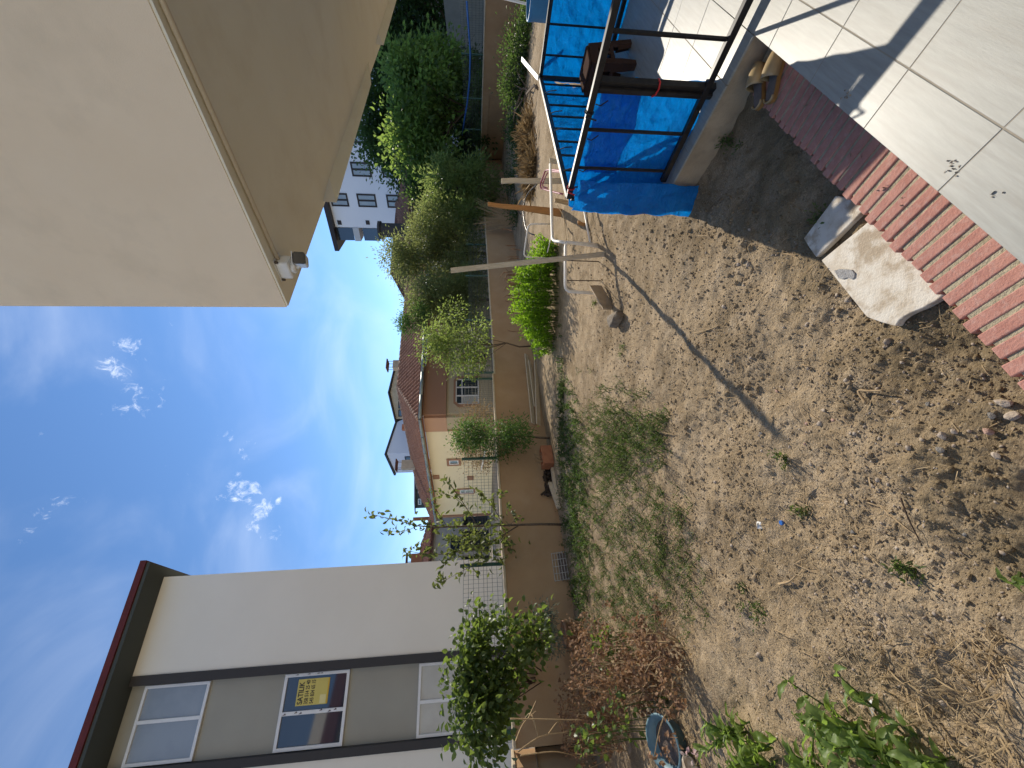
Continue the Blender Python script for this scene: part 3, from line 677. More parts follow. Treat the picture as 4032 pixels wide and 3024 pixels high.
def tiled(roof, poly, eave0, e_dir, w=.22, l=.34, m='roof_tile', most=150):
    poly = [np.asarray(p, float) for p in poly]; e = norm(e_dir); nn = norm(np.cross(poly[1] - poly[0], poly[2] - poly[0]))
    if nn[2] < 0: nn = -nn
    u = norm(np.cross(nn, e))
    if u[2] < 0: u = -u
    e = np.cross(u, nn)
    p2 = [(np.dot(p - eave0, e), np.dot(p - eave0, u)) for p in poly]
    a0_, a1_ = min(p[0] for p in p2), max(p[0] for p in p2); b0_, b1_ = min(p[1] for p in p2), max(p[1] for p in p2)
    spots = []
    for j in range(int((b1_ - b0_) / l) + 1):
        for i in range(int((a1_ - a0_) / w) + 1):
            q = (a0_ + (i + .5) * w, b0_ + j * l + .02)
            if inside((q[0], q[1] + l * .45), p2): spots.append(q)
    pos = [eave0 + e * a + u * b + nn * .012 for a, b in spots]
    order = np.argsort([np.linalg.norm(p) for p in pos]); me = tile_mesh(w, l, m)
    tv = np.array([v.co[:] for v in me.vertices]); tf = [tuple(p.vertices) for p in me.polygons]; rest = MB()
    for k, ix in enumerate(order):
        p = pos[ix] + nn * rng.uniform(-.003, .006)
        if k < most:
            mm = Matrix((Vector(e), Vector(u), Vector(nn))).transposed().to_4x4() @ Matrix.Rotation(rng.normal() * .012, 4, 'Z'); mm.translation = Vector(p); link('roof_tile', me, roof, mm)
        else: rest.add([p + e * v[0] + u * v[1] + nn * v[2] for v in tv], tf)
    if rest.v: rest.build('roof_tiles', m, roof, kind='stuff')
# ------------------------------------------------------------------ cream house with hip roof
E0 = V3(-1.5, 17.5, 4.30); HL = norm(V3(-.74, .67, 0)); HLn = norm(V3(-.67, -.74, 0)); HR = norm(V3(.889, .457, 0)); HRn = norm(V3(.457, -.889, 0))
PL = V3(E0[0], E0[1], 0) + .4 * V3(.67, .74, 0); PR = V3(E0[0], E0[1], 0) + .4 * V3(-.457, .889, 0)
ch = thing('cream_house', 'cream and brown single-storey house under a red tiled hip roof', 'house', (E0[0], E0[1], .93))
def hb(name, m, P0, d, n, s0, s1, z0, z1, o0, o1): return MB().extr(*bar(P0, d, n, s0, s1, z0, z1, o0, o1)).build(name, m, ch)
hb('wall', 'cream', PL, HL, HLn, 1.33, 9.2, .7, 4.19, -5, -.05)
hb('wall', 'house_olive', PL, HL, HLn, .38, 1.2, .7, 3.149, -6, 0); hb('wall', 'house_brown_lit', PL, HL, HLn, .36, 1.32, 3.15, 4.19, -6, .03)
hb('pilaster', 'house_brown', PL, HL, HLn, 1.201, 1.33, .7, 3.148, -.5, .02)
# right-hand face
hb('wall', 'house_olive', PR, HR, HRn, .40, 9, .7, 3.149, -.3, -.03); hb('band', 'house_brown', PR, HR, HRn, .33, 9.05, 3.15, 4.19, -.3, .10)
window(ch, PL, HL, HLn, 3.66, 4.0, 2.72, 3.2, -.05, fw=.05, trim='house_brown', tw=.13)
hb('vent_panel', 'house_brown', PL, HL, HLn, 4.95, 5.28, 3.80, 4.15, -.05, 0.0)
aw = window(ch, PL, HL, HLn, 6.42, 6.80, 1.98, 2.75, -.05, fw=.05, trans=[2.45], trim='house_brown', tw=.09)
mb = MB().extr([qp(PL, HL, HLn, 6.33, 2.842, -.045), qp(PL, HL, HLn, 6.89, 2.842, -.045), qp(PL, HL, HLn, 6.78, 3.0, -.045), qp(PL, HL, HLn, 6.61, 3.12, -.045), qp(PL, HL, HLn, 6.44, 3.0, -.045)], HLn * .02); mb.build('window_arch', 'house_brown', aw)
hb('panel', 'house_brown', PL, HL, HLn, 5.15, 5.5, 1.95, 2.3, -.05, 0.0)
hb('pillar', 'house_brown', PL, HL, HLn, 9.2, 9.42, .7, 4.18, -.25, .0)
hb('back_wall', 'dark_house', PL, HL, HLn, 9.5, 13, .7, 4.1, -5, -3.4)
# big window with cut upper corners
bw_ = window(ch, PR, HR, HRn, .86, 2.20, 1.62, 2.72, -.03, fw=.05, mull=[1.30, 1.75], trans=[2.42], pane_m=['curtain_glass', 'glass', 'glass', 'glass', 'glass', 'glass'])
s_out = [(.72, 1.55), (.72, 2.6), (.92, 2.82), (2.14, 2.82), (2.34, 2.6), (2.34, 1.55)]; s_in = [(.85, 1.55), (.85, 2.56), (.98, 2.725), (2.08, 2.725), (2.21, 2.56), (2.21, 1.55)]
mb = MB()
for i in range(5): mb.extr([qp(PR, HR, HRn, *s_out[i], .0), qp(PR, HR, HRn, *s_out[i + 1], .0), qp(PR, HR, HRn, *s_in[i + 1], .0), qp(PR, HR, HRn, *s_in[i], .0)], HRn * .05)
mb.build('window_surround', 'house_brown', bw_)
window(ch, PR, HR, HRn, 3.1, 3.7, 1.2, 2.5, -.03, fm='house_brown', fw=.06, mull=[3.4])
# roof: two slopes meeting on the hip that climbs from the corner
PK = at(1571, 1525, 21.0); E0 = E0.copy(); EL = E0 + HL * 9.5; ER = E0 + HR * 9.5
RL = PK + HL * 10.2 ; RR = PK + HR * 8.0
rf_ = MB().add([E0, EL, RL, PK, ER, RR], [(0, 3, 2, 1), (0, 4, 5, 3)]).build('roof', 'roof_deck', ch)
tiled(rf_, [E0, EL, RL, PK], E0, HL, most=150); tiled(rf_, [E0, ER, RR, PK], E0, HR, most=150)
k = 15
for i in range(k):
    a, b = E0 + (PK - E0) * i / k, E0 + (PK - E0) * (i + 1.12) / k
    MB().tube([a + Z3 * .05, b + Z3 * .035], [.10, .085], 8).build('ridge_tile', 'ridge_tile', rf_, True)
for dd, n_ in ((HL, 24), (HR, 20)):
    mb = MB()
    for i in range(n_): mb.tube([PK + dd * (i * .4) + Z3 * .05, PK + dd * (i * .4 + .43) + Z3 * .04], [.10, .09], 7)
    mb.build('ridge_tiles', 'ridge_tile', rf_, True, kind='stuff')
for d_, n_, ln in ((HL, HLn, 9.3), (HR, HRn, 9.3)):
    MB().extr([E0 + d_ * .02 - Z3 * .05, E0 + d_ * ln - Z3 * .05, E0 + d_ * ln - n_ * .42 - Z3 * .09, E0 + d_ * .3 - n_ * .42 - Z3 * .09], Z3 * .03).build('eave', 'eave_orange', ch)
    g = MB()
    for i in range(8):
        a, b = E0 + d_ * (ln * i / 8 + .0) + n_ * .05, E0 + d_ * (ln * (i + 1) / 8 + .03) + n_ * .05
        g.tube([a - Z3 * .03, b - Z3 * .03], .075 + .006 * (i % 2), 8)
    g.build('gutter', 'gutter', ch, True)
def chimney(px, y0, y1, ptop, pbot, Dp, label, m='chimney_beige', cap=True, capm='rust', parent=None):
    a, b = at(pbot, y0, Dp), at(pbot, y1, Dp); zt_ = at(ptop, (y0 + y1) / 2, Dp)[2]; c = (a + b) / 2; hw = np.linalg.norm(a - b) / 2
    f = MB().obox(V3(c[0], c[1], (zt_ + c[2]) / 2 - .4), HR * hw, V3(-HR[1], HR[0], 0) * hw * .8, Z3 * ((zt_ - c[2]) / 2 + .4)).build('chimney', m, parent)
    if cap:
        for sx in (-1, 1):
            for sy in (-1, 1): MB().beam(V3(c[0], c[1], zt_) + HR * hw * .8 * sx + V3(-HR[1], HR[0], 0) * hw * .6 * sy, V3(c[0], c[1], zt_ + .32) + HR * hw * .8 * sx + V3(-HR[1], HR[0], 0) * hw * .6 * sy, .025, .025).build('cap_rod', 'rust', f)
        MB().obox(V3(c[0], c[1], zt_ + .34), HR * hw * 1.25, V3(-HR[1], HR[0], 0) * hw * 1.1, Z3 * .03).build('chimney_cap', capm, f)
    return f
chimney(0, 1422, 1455, 1549, 1600, 23.5, '', parent=ch)
chimney(0, 1812, 1846, 1583, 1660, 25.0, '', parent=ch)
chimney(0, 1672, 1694, 1584, 1612, 24.0, '', m='terracotta', cap=False, parent=ch)
# ------------------------------------------------------------------ houses further off
def gable_box(name, label, m, c, d, wid, dep, z0, z1, zr, roofm, over=.4, ridge_along=True, rt=.12):
    d = norm(d); n = V3(d[1], -d[0], 0); b = -n          # n faces the camera, b goes back
    t = thing(name, label, 'house', (c[0], c[1], z0))
    c = V3(c[0], c[1], 0)
    if ridge_along:
        MB().extr([c + Z3 * z0, c + b * dep + Z3 * z0, c + b * dep + Z3 * z1, c + b * dep / 2 + Z3 * (zr - .05), c + Z3 * z1], d * wid).build('wall', m, t)
        ov = over; k = (zr - z1) / (dep / 2); o = c - d * over
        MB().extr([o - b * ov + Z3 * (z1 - k * ov + .01), o + b * dep / 2 + Z3 * (zr + .01), o + b * (dep + ov) + Z3 * (z1 - k * ov + .01), o + b * (dep + ov) + Z3 * (z1 - k * ov + rt), o + b * dep / 2 + Z3 * (zr + rt), o - b * ov + Z3 * (z1 - k * ov + rt)], d * (wid + 2 * over)).build('roof', roofm, t)
    else:
        MB().extr([c + Z3 * z0, c + d * wid + Z3 * z0, c + d * wid + Z3 * z1, c + d * wid / 2 + Z3 * (zr - .05), c + Z3 * z1], b * dep).build('wall', m, t)
        k = (zr - z1) / (wid / 2); o = c - b * over
        MB().extr([o - d * over + Z3 * (z1 - k * over + .01), o + d * wid / 2 + Z3 * (zr + .01), o + d * (wid + over) + Z3 * (z1 - k * over + .01), o + d * (wid + over) + Z3 * (z1 - k * over + rt), o + d * wid / 2 + Z3 * (zr + rt), o - d * over + Z3 * (z1 - k * over + rt)], b * (dep + 2 * over)).build('roof', roofm, t)
    return t, d, n
# white block of flats beyond the trees
WA = norm(V3(.747, -.665, 0)); WAn = V3(WA[1], -WA[0], 0)
wp = hit(1500, 950, V3(0, 58.4, 0), norm(V3(.89, 1, 0))); WP = V3(wp[0], wp[1], 0)
wb = thing('white_apartment_block', 'white block of flats with dark framed windows behind the trees', 'apartment block', (WP[0], WP[1], .93))
def wz(px, py): q = hit(px, py, WP, WAn); return float(np.dot(q - WP * V3(1, 1, 0) - V3(0, 0, q[2]), WA)), float(q[2])
s_edge = wz(1450, 897)[0]; ztop = wz(1322, 897)[1]
MB().extr(*bar(WP, WA, WAn, s_edge, 26, .9, ztop, -9, 0)).build('wall', 'white_house', wb)
MB().extr(*bar(WP, WA, WAn, .1, s_edge - .002, .9, ztop, -9, -1.2)).build('balcony_wall', 'grey_house', wb)
MB().extr([qp(WP, WA, WAn, -.9, ztop + .002, .75), qp(WP, WA, WAn, 27, ztop + .002, .75), qp(WP, WA, WAn, 27, ztop + .002, -10), qp(WP, WA, WAn, -.9, ztop + .002, -10)], Z3 * .45).build('roof', 'dark_frame', wb)
for za, zb_ in ((1395, 1418), (1500, 1508)):
    z0, z1 = wz(zb_, 925)[1], wz(za, 925)[1]
    MB().extr(*bar(WP, WA, WAn, 0, s_edge - .004, z0, z1, -1.19, .1)).build('balcony_slab', 'grey_house', wb)
for za, zb_ in ((1330, 1394), (1432, 1496)):
    z0, z1 = wz(zb_, 925)[1], wz(za, 925)[1]
    MB().extr(*bar(WP, WA, WAn, .05, s_edge - .05, z0 + .02, z1, .0, .03)).build('balcony_glass', 'frosted_glass' if False else 'glass', wb)
col_s = [wz(1500, y)[0] for y in (791, 656, 536)]; dcol = (col_s[2] - col_s[0]) / 2
zrow = [(wz(1482, 791)[1], wz(1408, 791)[1]), (wz(1585, 791)[1], wz(1523, 791)[1]), (wz(1372, 791)[1], wz(1303, 791)[1])]
ww = abs(wz(1440, 765)[0] - wz(1440, 817)[0])
for i in range(5):
    s = col_s[0] + dcol * i
    for z0, z1 in zrow: window(wb, WP, WA, WAn, s - ww / 2, s + ww / 2, z0, z1, .01, fm='dark_frame', fw=.16, mull=[s], pane_m=['frosted_glass'])
for px in (1337, 1448):
    s, z = wz(px, 876); MB().extr(*bar(WP, WA, WAn, s - .22, s + .22, z - .2, z + .2, .002, .05)).build('vent', 'dark_frame', wb)
# brown-roofed house behind the middle trees, with the black chimney
bp = at(1605, 745, 26); bq = at(1625, 1240, 27)
bh = thing('brown_roofed_house', 'low house with weathered tiled roof and black chimney behind the middle trees', 'house', (bp[0], bp[1], .93))
ea, eb = V3(bq[0], bq[1], bq[2]), V3(bp[0] + 2, bp[1] + .5, bp[2]); rk1, rk2 = at(1536, 1075, 30), at(1545, 1000, 30); rk2 = at(1560, 800, 31); rk3 = at(1600, 1235, 31)
MB().extr([ea * V3(1, 1, 0) + V3(0, .6, .7), eb * V3(1, 1, 0) + V3(0, .6, .7), eb * V3(1, 1, 0) + V3(0, 8, .7), ea * V3(1, 1, 0) + V3(0, 8, .7)], Z3 * (min(ea[2], eb[2]) - .75)).build('wall', 'block_wall', bh)
bro = MB().add([ea, eb, rk2, rk1, ea + V3(0, 9, 0), eb + V3(0, 9, 0)], [(0, 1, 2, 3), (0, 3, 4), (3, 2, 5, 4), (1, 5, 2)]).build('roof', 'roof_deck', bh)
tiled(bro, [ea, eb, rk2, rk1], ea, eb - ea, .24, .38, most=120)
MB().extr([ea - Z3 * .16, eb - Z3 * .16, eb - Z3 * .02, ea - Z3 * .02], V3(0, .12, 0)).build('fascia', 'rust', bh)
chim_a = at(1574, 881, 27); 
MB().lathe(at(1590, 908, 27), [(.48, -.6), (.5, 1.45), (.62, 1.5), (.62, 1.65)], 8, cap=True).build('chimney', 'dark_trim', bh)
# house with the row of windows under a low gable
gp = at(1640, 1648, 36); gq = at(1640, 1440, 36)
gh, gd, gn = gable_box('gable_house', 'beige gable house with a row of attic windows above the red roof', 'chimney_beige', gp, gq - gp, np.linalg.norm((gq - gp)[:2]), 8, .9, at(1558, 1500, 36)[2], at(1533, 1540, 36)[2], 'dark_trim', .3, False)
GP = V3(gp[0], gp[1], 0); wdt = np.linalg.norm((gq - gp)[:2]); z0, z1 = at(1592, 1540, 36)[2], at(1567, 1540, 36)[2]
for i in range(6): window(gh, GP, gd, gn, .15 + i * (wdt - .3) / 6 + .06, .15 + (i + 1) * (wdt - .3) / 6 - .06, z0, z1, .01, fm='dark_frame', fw=.07)
# white house with a dark mono-pitch roof
hp = at(1640, 1782, 38); hp0 = V3(hp[0], hp[1], 0)
wh = thing('white_house', 'plain white house rising behind the red tiled roof', 'house', (hp[0], hp[1], .93))
dl_, dr_ = norm(V3(-.74, .67, 0)), norm(V3(.889, .457, 0))
ql = hp0 + dl_ * 3.2; qr = hp0 + dr_ * 3.9
zc_, zl_, zr_ = at(1522, 1782, 38)[2], at(1543, 1846, 38)[2] + .1, at(1545, 1672, 38)[2] - .35
MB().add([hp0 + Z3 * .9, ql + Z3 * .9, ql + Z3 * zl_, hp0 + Z3 * zc_, qr + Z3 * .9, qr + Z3 * zr_, ql + dr_ * 3.9 + Z3 * .9, ql + dr_ * 3.9 + Z3 * (zl_ + zr_ - zc_)],
         [(0, 3, 2, 1), (0, 4, 5, 3), (1, 2, 7, 6), (4, 6, 7, 5)]).build('wall', 'white_house', wh)
ctr = (ql + qr) / 2
r4 = [hp0 + (hp0 - ctr) * .09 + Z3 * (zc_ + .02), qr + (qr - ctr) * .09 + Z3 * (zr_ + .0), ql + dr_ * 3.9 + (ctr - hp0) * .09 + Z3 * (zl_ + zr_ - zc_), ql + (ql - ctr) * .09 + Z3 * (zl_ + .0)]
MB().extr(r4, Z3 * .16).build('roof', 'dark_trim', wh)
sN = norm(V3(-.67, -.74, 0)); q = hit(1593, 1797, hp0, sN); q1 = hit(1632, 1808, hp0, sN); s0 = np.dot(q - hp0, dl_); s1 = np.dot(q1 - hp0, dl_)
window(wh, hp0, dl_, sN, min(s0, s1), max(s0, s1) + .3, q1[2], q[2], .01, fm='dark_frame', fw=.08)
# dark grey house
kp = at(1665, 2000, 46); kq = at(1665, 1868, 46)
dh, dd_, dn_ = gable_box('dark_house', 'small dark grey house with black roof far behind the tiled roof', 'dark_house', kp, kq - kp, np.linalg.norm((kq - kp)[:2]), 8, .9, at(1636, 1950, 46)[2], at(1612, 1925, 46)[2], 'dark_trim', .5, True)
kw = np.linalg.norm((kq - kp)[:2])
for f0, f1 in ((.1, .28), (.45, .62), (.75, .93)): window(dh, V3(kp[0], kp[1], 0), dd_, dn_, kw * f0, kw * f1, at(1658, 1925, 46)[2], at(1645, 1925, 46)[2], .01, fm='upvc', fw=.08)
# far left house
lp0 = at(1690, 2222, 27); lp1 = at(1683, 2035, 30); 
lh = thing('tile_roofed_house', 'grey walled house with red tiled roof and dark porch behind the young tree', 'house', (lp0[0], lp0[1], .93))
d_ = norm((lp1 - lp0) * V3(1, 1, 0)); n_ = V3(d_[1], -d_[0], 0); ln = np.linalg.norm((lp1 - lp0)[:2]); LH = V3(lp0[0], lp0[1], 0) - n_ * .4
zE = lp0[2]
MB().extr(*bar(LH, d_, n_, -2, ln + 1.2, 2.9, zE - .06, -5, 0)).build('wall', 'block_wall', lh); MB().extr(*bar(LH, d_, n_, -2, ln + 1.2, .7, 2.897, -5, -1.6)).build('porch_wall', 'dark_house', lh)
for s in (-1.9, .8, ln * .75): MB().extr(*bar(LH, d_, n_, s, s + .25, .7, 2.897, -.3, -.02)).build('pillar', 'block_wall', lh)
window(lh, LH, d_, n_, 1.1, 2.2, 3.0, 3.75, .0, fm='dark_frame', fw=.07, mull=[1.65])
e0, e1 = lp0 + d_ * -2.2, lp0 + d_ * (ln + 1.4); b_ = -n_; rA, rB = e0 + b_ * 3.2 + Z3 * 1.15 + d_ * 1.6, e1 + b_ * 3.2 + Z3 * 1.15 - d_ * 1.8
lr = MB().add([e0, e1, rB, rA, e0 + b_ * 6.4, e1 + b_ * 6.4], [(0, 1, 2, 3), (1, 5, 2), (5, 4, 3, 2), (4, 0, 3)]).build('roof', 'roof_deck', lh)
tiled(lr, [e0, e1, rB, rA], e0, d_, .24, .38, most=120)
MB().extr([e0 - Z3 * .14, e1 - Z3 * .14, e1 - Z3 * .02, e0 - Z3 * .02], b_ * .1).build('fascia', 'rust', lh)
chimney(0, 2180, 2212, 1620, 1665, 29.5, '', m='terracotta', cap=True, parent=lh); chimney(0, 2037, 2049, 1627, 1652, 32, '', m='terracotta', cap=False, parent=lh)
# plain block wall of the neighbour on the right
q0, q1 = at(1850, 60, 24.6), at(1850, 215, 29)
dgw = norm((q1 - q0) * V3(1, 1, 0)); tag(MB().extr([q0 * V3(1, 1, 0) + Z3 * .5 - dgw * 2, q1 * V3(1, 1, 0) + Z3 * .5, q1 * V3(1, 1, 0) + Z3 * 3.35, q0 * V3(1, 1, 0) + Z3 * 3.35 - dgw * 2], V3(.2, .1, 0)).build('block_wall', 'block_wall'), 'pale grey block wall half hidden beyond the wire fence on the right', 'wall')
# ------------------------------------------------------------------ trees and shrubs beyond the walls
def ell(px, py, Y, rx, rz, ry): return (at(px, py, Y), (rx / FPX * Y, ry, rz / FPX * Y))
G1 = 'dark trees beyond the side wall'
def base(px, py, Y, z=.93): q = at(px, py, Y); return V3(q[0], q[1], z)
tree('fig_tree', 'broad light green fig tree in front of the dark trees by the side wall', 'tree', [ell(1680, 380, 22.5, 190, 130, 2.3), ell(1630, 560, 22.5, 130, 120, 2), ell(1590, 280, 22.5, 90, 70, 1.6), ell(1720, 640, 22, 80, 100, 1.7), ell(1740, 260, 22.5, 110, 90, 1.7)],
     base(1850, 430, 22.5), at(1700, 430, 22.5), .17, 'leaf_fig', 260, 62, .62, .25, .17, nb=18, tmpl=T_NEAR)
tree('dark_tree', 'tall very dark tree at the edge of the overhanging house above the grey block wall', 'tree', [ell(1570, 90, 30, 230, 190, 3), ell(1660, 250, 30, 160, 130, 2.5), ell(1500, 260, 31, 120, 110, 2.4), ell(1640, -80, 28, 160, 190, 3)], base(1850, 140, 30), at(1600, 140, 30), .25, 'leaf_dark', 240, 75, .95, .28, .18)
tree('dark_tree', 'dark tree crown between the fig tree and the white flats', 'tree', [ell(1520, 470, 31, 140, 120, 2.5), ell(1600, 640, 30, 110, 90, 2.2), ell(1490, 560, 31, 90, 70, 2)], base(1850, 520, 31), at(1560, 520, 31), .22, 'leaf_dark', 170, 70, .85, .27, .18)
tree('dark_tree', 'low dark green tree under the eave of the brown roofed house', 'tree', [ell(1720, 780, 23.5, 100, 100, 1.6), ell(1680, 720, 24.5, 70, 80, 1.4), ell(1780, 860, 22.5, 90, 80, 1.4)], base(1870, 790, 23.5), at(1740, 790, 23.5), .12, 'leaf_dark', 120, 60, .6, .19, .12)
tree('weeping_shrub', 'feathery light green shrub spilling over the far corner of the back wall', 'shrub', [ell(1770, 740, 19.6, 130, 110, 1.3), ell(1880, 720, 19.0, 110, 80, 1.0), ell(1740, 850, 19.6, 70, 80, 1.0), ell(1860, 830, 18.6, 60, 70, .7)], base(1880, 740, 20), at(1780, 740, 19.8), .08, 'leaf_feather', 230, 34, .36, .24, .055)
st = thing('withered_vine', 'bundle of bare dry vine stems fanning up the wall below the feathery shrub', 'vine', at(2050, 872, 16.6) * V3(1, 1, 0))
mb = MB()
for k in range(46):
    a = at(2060 + rng.uniform(-8, 8), 876 + rng.uniform(-6, 6), 16.5); b = at(1890 + rng.uniform(-30, 30), 850 + rng.uniform(-75, 70), 17.2); m_ = (a + b) / 2 + V3(rng.uniform(-.1, .1), 0, .15)
    mb.tube([a - Z3 * .25, a, m_, b], [.012, .011, .009, .005], 4, False)
mb.build('stem', 'twig', st, kind='stuff')
tree('olive_tree', 'loose grey green tree with sky showing through its top before the tiled roof', 'tree', [ell(1640, 985, 18.5, 110, 110, 1.4), ell(1570, 1000, 18.5, 50, 75, .9), ell(1820, 1090, 17.5, 90, 90, 1.1), ell(1700, 900, 18.8, 110, 90, 1.3), ell(1760, 930, 18.5, 75, 85, 1.2), ell(1770, 1060, 18.5, 95, 110, 1.3), ell(1600, 1050, 18.5, 55, 60, .8), ell(1860, 1000, 18, 80, 50, 1)], base(1880, 1000, 18.5), at(1700, 1000, 18.5), .09, 'leaf_olive', 430, 50, .42, .14, .05, nb=20)
tree('olive_tree', 'grey green bushy tree beside the long leaning post against the pale house', 'tree', [ell(1760, 1190, 16.5, 100, 105, 1.2), ell(1680, 1170, 16.8, 70, 80, 1.0), ell(1850, 1130, 16.3, 80, 60, 1.0), ell(1830, 1250, 15.5, 50, 60, .8)], base(1880, 1180, 16.5), at(1780, 1180, 16.5), .07, 'leaf_olive', 300, 50, .38, .12, .05, nb=14)
tree('young_tree', 'small bright green treetop poking up in front of the tiled roof', 'tree', [ell(1605, 1275, 15.8, 42, 34, .5), ell(1650, 1240, 15.8, 40, 30, .5)], base(1850, 1262, 15.8), at(1640, 1262, 15.8), .05, 'leaf_privet', 50, 36, .25, .12, .04)
tree('dry_shrub', 'dry orange brown shrub against the cream house wall behind the fence', 'shrub', [ell(1880, 1650, 13.0, 60, 75, .6), ell(1880, 1790, 13.2, 65, 70, .7), ell(1850, 1720, 13.2, 60, 70, .6)], base(1930, 1720, 13), at(1880, 1720, 13), .04, 'leaf_tan', 150, 42, .24, .06, .035, bark='twig')
tree('shade_bush', 'added dark bush standing for the shade behind the wire fence below the fig tree', 'bush', [ell(1850, 320, 24.5, 120, 60, 1), ell(1850, 520, 25, 120, 55, 1), ell(1840, 660, 25, 80, 60, 1), ell(1900, 420, 21.5, 150, 30, .5)], base(1890, 400, 24.5), at(1850, 400, 24.5), .05, 'leaf_dark', 190, 60, .5, .2, .13)  # leafy mass added to darken the gap under the fig crown
# plum tree in front of the wall
pt = at(2110, 1362, 11.3); gpz = gz(pt[0], pt[1])
pl_ = thing('plum_tree', 'thin plum tree with a slender forked trunk in front of the window wall', 'tree', (pt[0], pt[1], gpz))
P, Dd, cents = clump_points([ell(1800, 1370, 11.2, 85, 95, .8), ell(1720, 1330, 11.2, 60, 70, .6), ell(1880, 1330, 11, 80, 55, .6), ell(1860, 1440, 11, 50, 70, .5), ell(1790, 1230, 11.3, 40, 60, .5), ell(1700, 1390, 11.3, 60, 60, .5)], 215, 19, .24)
tr, br = limbs(V3(pt[0], pt[1], gpz - .05), at(1760, 1352, 11.2), cents, .028, 26); tr.build('trunk', 'bark', pl_, True); br.build('branches', 'bark', pl_, True)
n = len(P); leaf_cloud('crown', 'leaf_plum', pl_, P, Dd, rng.uniform(.07, .11, n), rng.uniform(.03, .045, n), T_NEAR)
# privet shrub hanging over the back wall
wsh = wq(3.4)
tree('privet_shrub', 'glossy green shrub hanging over both sides of the back wall near its step', 'shrub', [ell(1850, 1715, 9.9, 60, 75, .45), ell(1960, 1730, 9.3, 75, 70, .40), ell(2040, 1710, 9.1, 55, 60, .32)], V3(*at(2150, 1725, 9.3)[:2], 0), at(1900, 1715, 9.5), .03, 'leaf_privet', 190, 30, .19, .065, .028, tmpl=T_NEAR)
mb = MB(); mb.tube([at(1912, 1772, 9.75), at(1895, 1850, 10.4)], .02, 6); tag(mb.build('pale_pole', 'pvc'), 'short pale pole sticking out behind the fence beside the hanging shrub', 'pole')
# dark plants along the foot of the side wall
tree('wall_hedge', 'dark green weedy bushes along the foot of the side wall', 'bush', [ell(2030, 330, 13, 60, 45, .7), ell(2050, 500, 14, 70, 50, .7), ell(2070, 620, 14.5, 50, 40, .7), ell(2050, 180, 12, 60, 45, .7), ell(2100, 90, 11.5, 60, 50, .8)], og(2120, 350), at(2040, 350, 13), .04, 'leaf_dark', 210, 60, .32, .10, .04)
tree('dry_grass_clump', 'tall straw coloured dry grass in front of the dark bushes by the side wall', 'dry grass', [ell(2110, 560, 11.8, 110, 34, .6), ell(2120, 690, 11.2, 70, 30, .5)], og(2150, 620), at(2110, 600, 11.6), .01, 'leaf_tan', 150, 50, .26, .30, .012, nb=0)
tree('ivy_bush', 'small dark bush at the wall foot between the dry stems and the hoops', 'bush', [ell(2035, 840, 15.6, 35, 28, .4), ell(2030, 720, 16.5, 50, 30, .5)], og(2065, 840), at(2035, 840, 15.5), .03, 'leaf_dark', 60, 50, .28, .09, .04)
# ------------------------------------------------------------------ landing railing, tarp, stool
RZ, FZ = 1.01, .23
r0, rcorner, rbend, rend = V3(2.10, 1.92, 0), V3(1.53, 3.11, 0), V3(3.47, 4.31, 0), V3(4.55, 1.75, 0)
ra = thing('railing', 'black steel railing round the tiled landing', 'railing', (rcorner[0], rcorner[1], FZ))
rails = MB()
def rail(p, q, z, w=.04, h=.04, nm='rail'): MB().beam(p + Z3 * z, q + Z3 * z, w, h).build(nm, 'black_steel', ra, bevel=.003)
dl2 = norm(rcorner - r0); rail(r0 - dl2 * 1.2, rcorner, RZ); rail(rcorner + norm(rbend - rcorner) * .021, rbend, RZ - .001); rail(rbend + norm(rend - rbend) * .021, rend, RZ - .002)
last = V3(1.655, 2.83, 0)
rail(r0 - dl2 * 1.2, last + dl2 * .12, .285); rail(rcorner + V3(.02, .012, 0), rbend, .285); rail(rbend, rend, .284)
def bar_at(p, w=.017, z0=.30, z1=RZ - .02): MB().beam(V3(p[0], p[1], z0), V3(p[0], p[1], z1), w, w, (1, 0, 0)).build('baluster', 'black_steel', ra)
lr_ = lambda t: r0 + (rcorner - r0) * t
for t in (-.25, .17, .585, .80): bar_at(lr_(t))
for t in np.linspace(.07, .93, 9): bar_at(rcorner + (rbend - rcorner) * t, .014)
for t in np.linspace(.08, .95, 10): bar_at(rbend + (rend - rbend) * t, .014)
pp = lr_(.375)
for off in (-.021, .021): MB().beam(pp + dl2 * off + Z3 * .225, pp + dl2 * off + Z3 * (RZ - .021), .037, .04, (1, 0, 0)).build('post', 'black_steel', ra, bevel=.003)
for p in (rcorner, rbend): MB().beam(p + Z3 * .05, p + Z3 * (RZ - .021), .036, .036, (1, 0, 0)).build('post', 'black_steel', ra)
MB().tube([pp + Z3 * .62 + V3(.045 * math.cos(a), .045 * math.sin(a), .01 * math.sin(a)) for a in np.linspace(0, 6.28, 9)], .006, 5).build('tie', 'red_tie', ra)
for t in (.5, .93): 
    q = lr_(t) + Z3 * RZ; MB().tube([q + np.cross(dl2, Z3) * .03 * math.cos(a) + Z3 * .03 * math.sin(a) for a in np.linspace(0, 6.28, 9)] + [q + V3(-.05, -.02, .03), q + V3(-.09, -.05, -.03)], .0055, 5).build('tie', 'red_tie' if t > .9 else 'black_hose', ra)
sb = rbend + Z3 * (RZ + .03); tag(MB().beam(sb - V3(.02, .02, 0), at(2055, 232, 4.62), .045, .012, (0, 0, 1)).build('loose_slat', 'pvc'), 'loose pale slat sticking up from the far corner of the railing', 'slat')
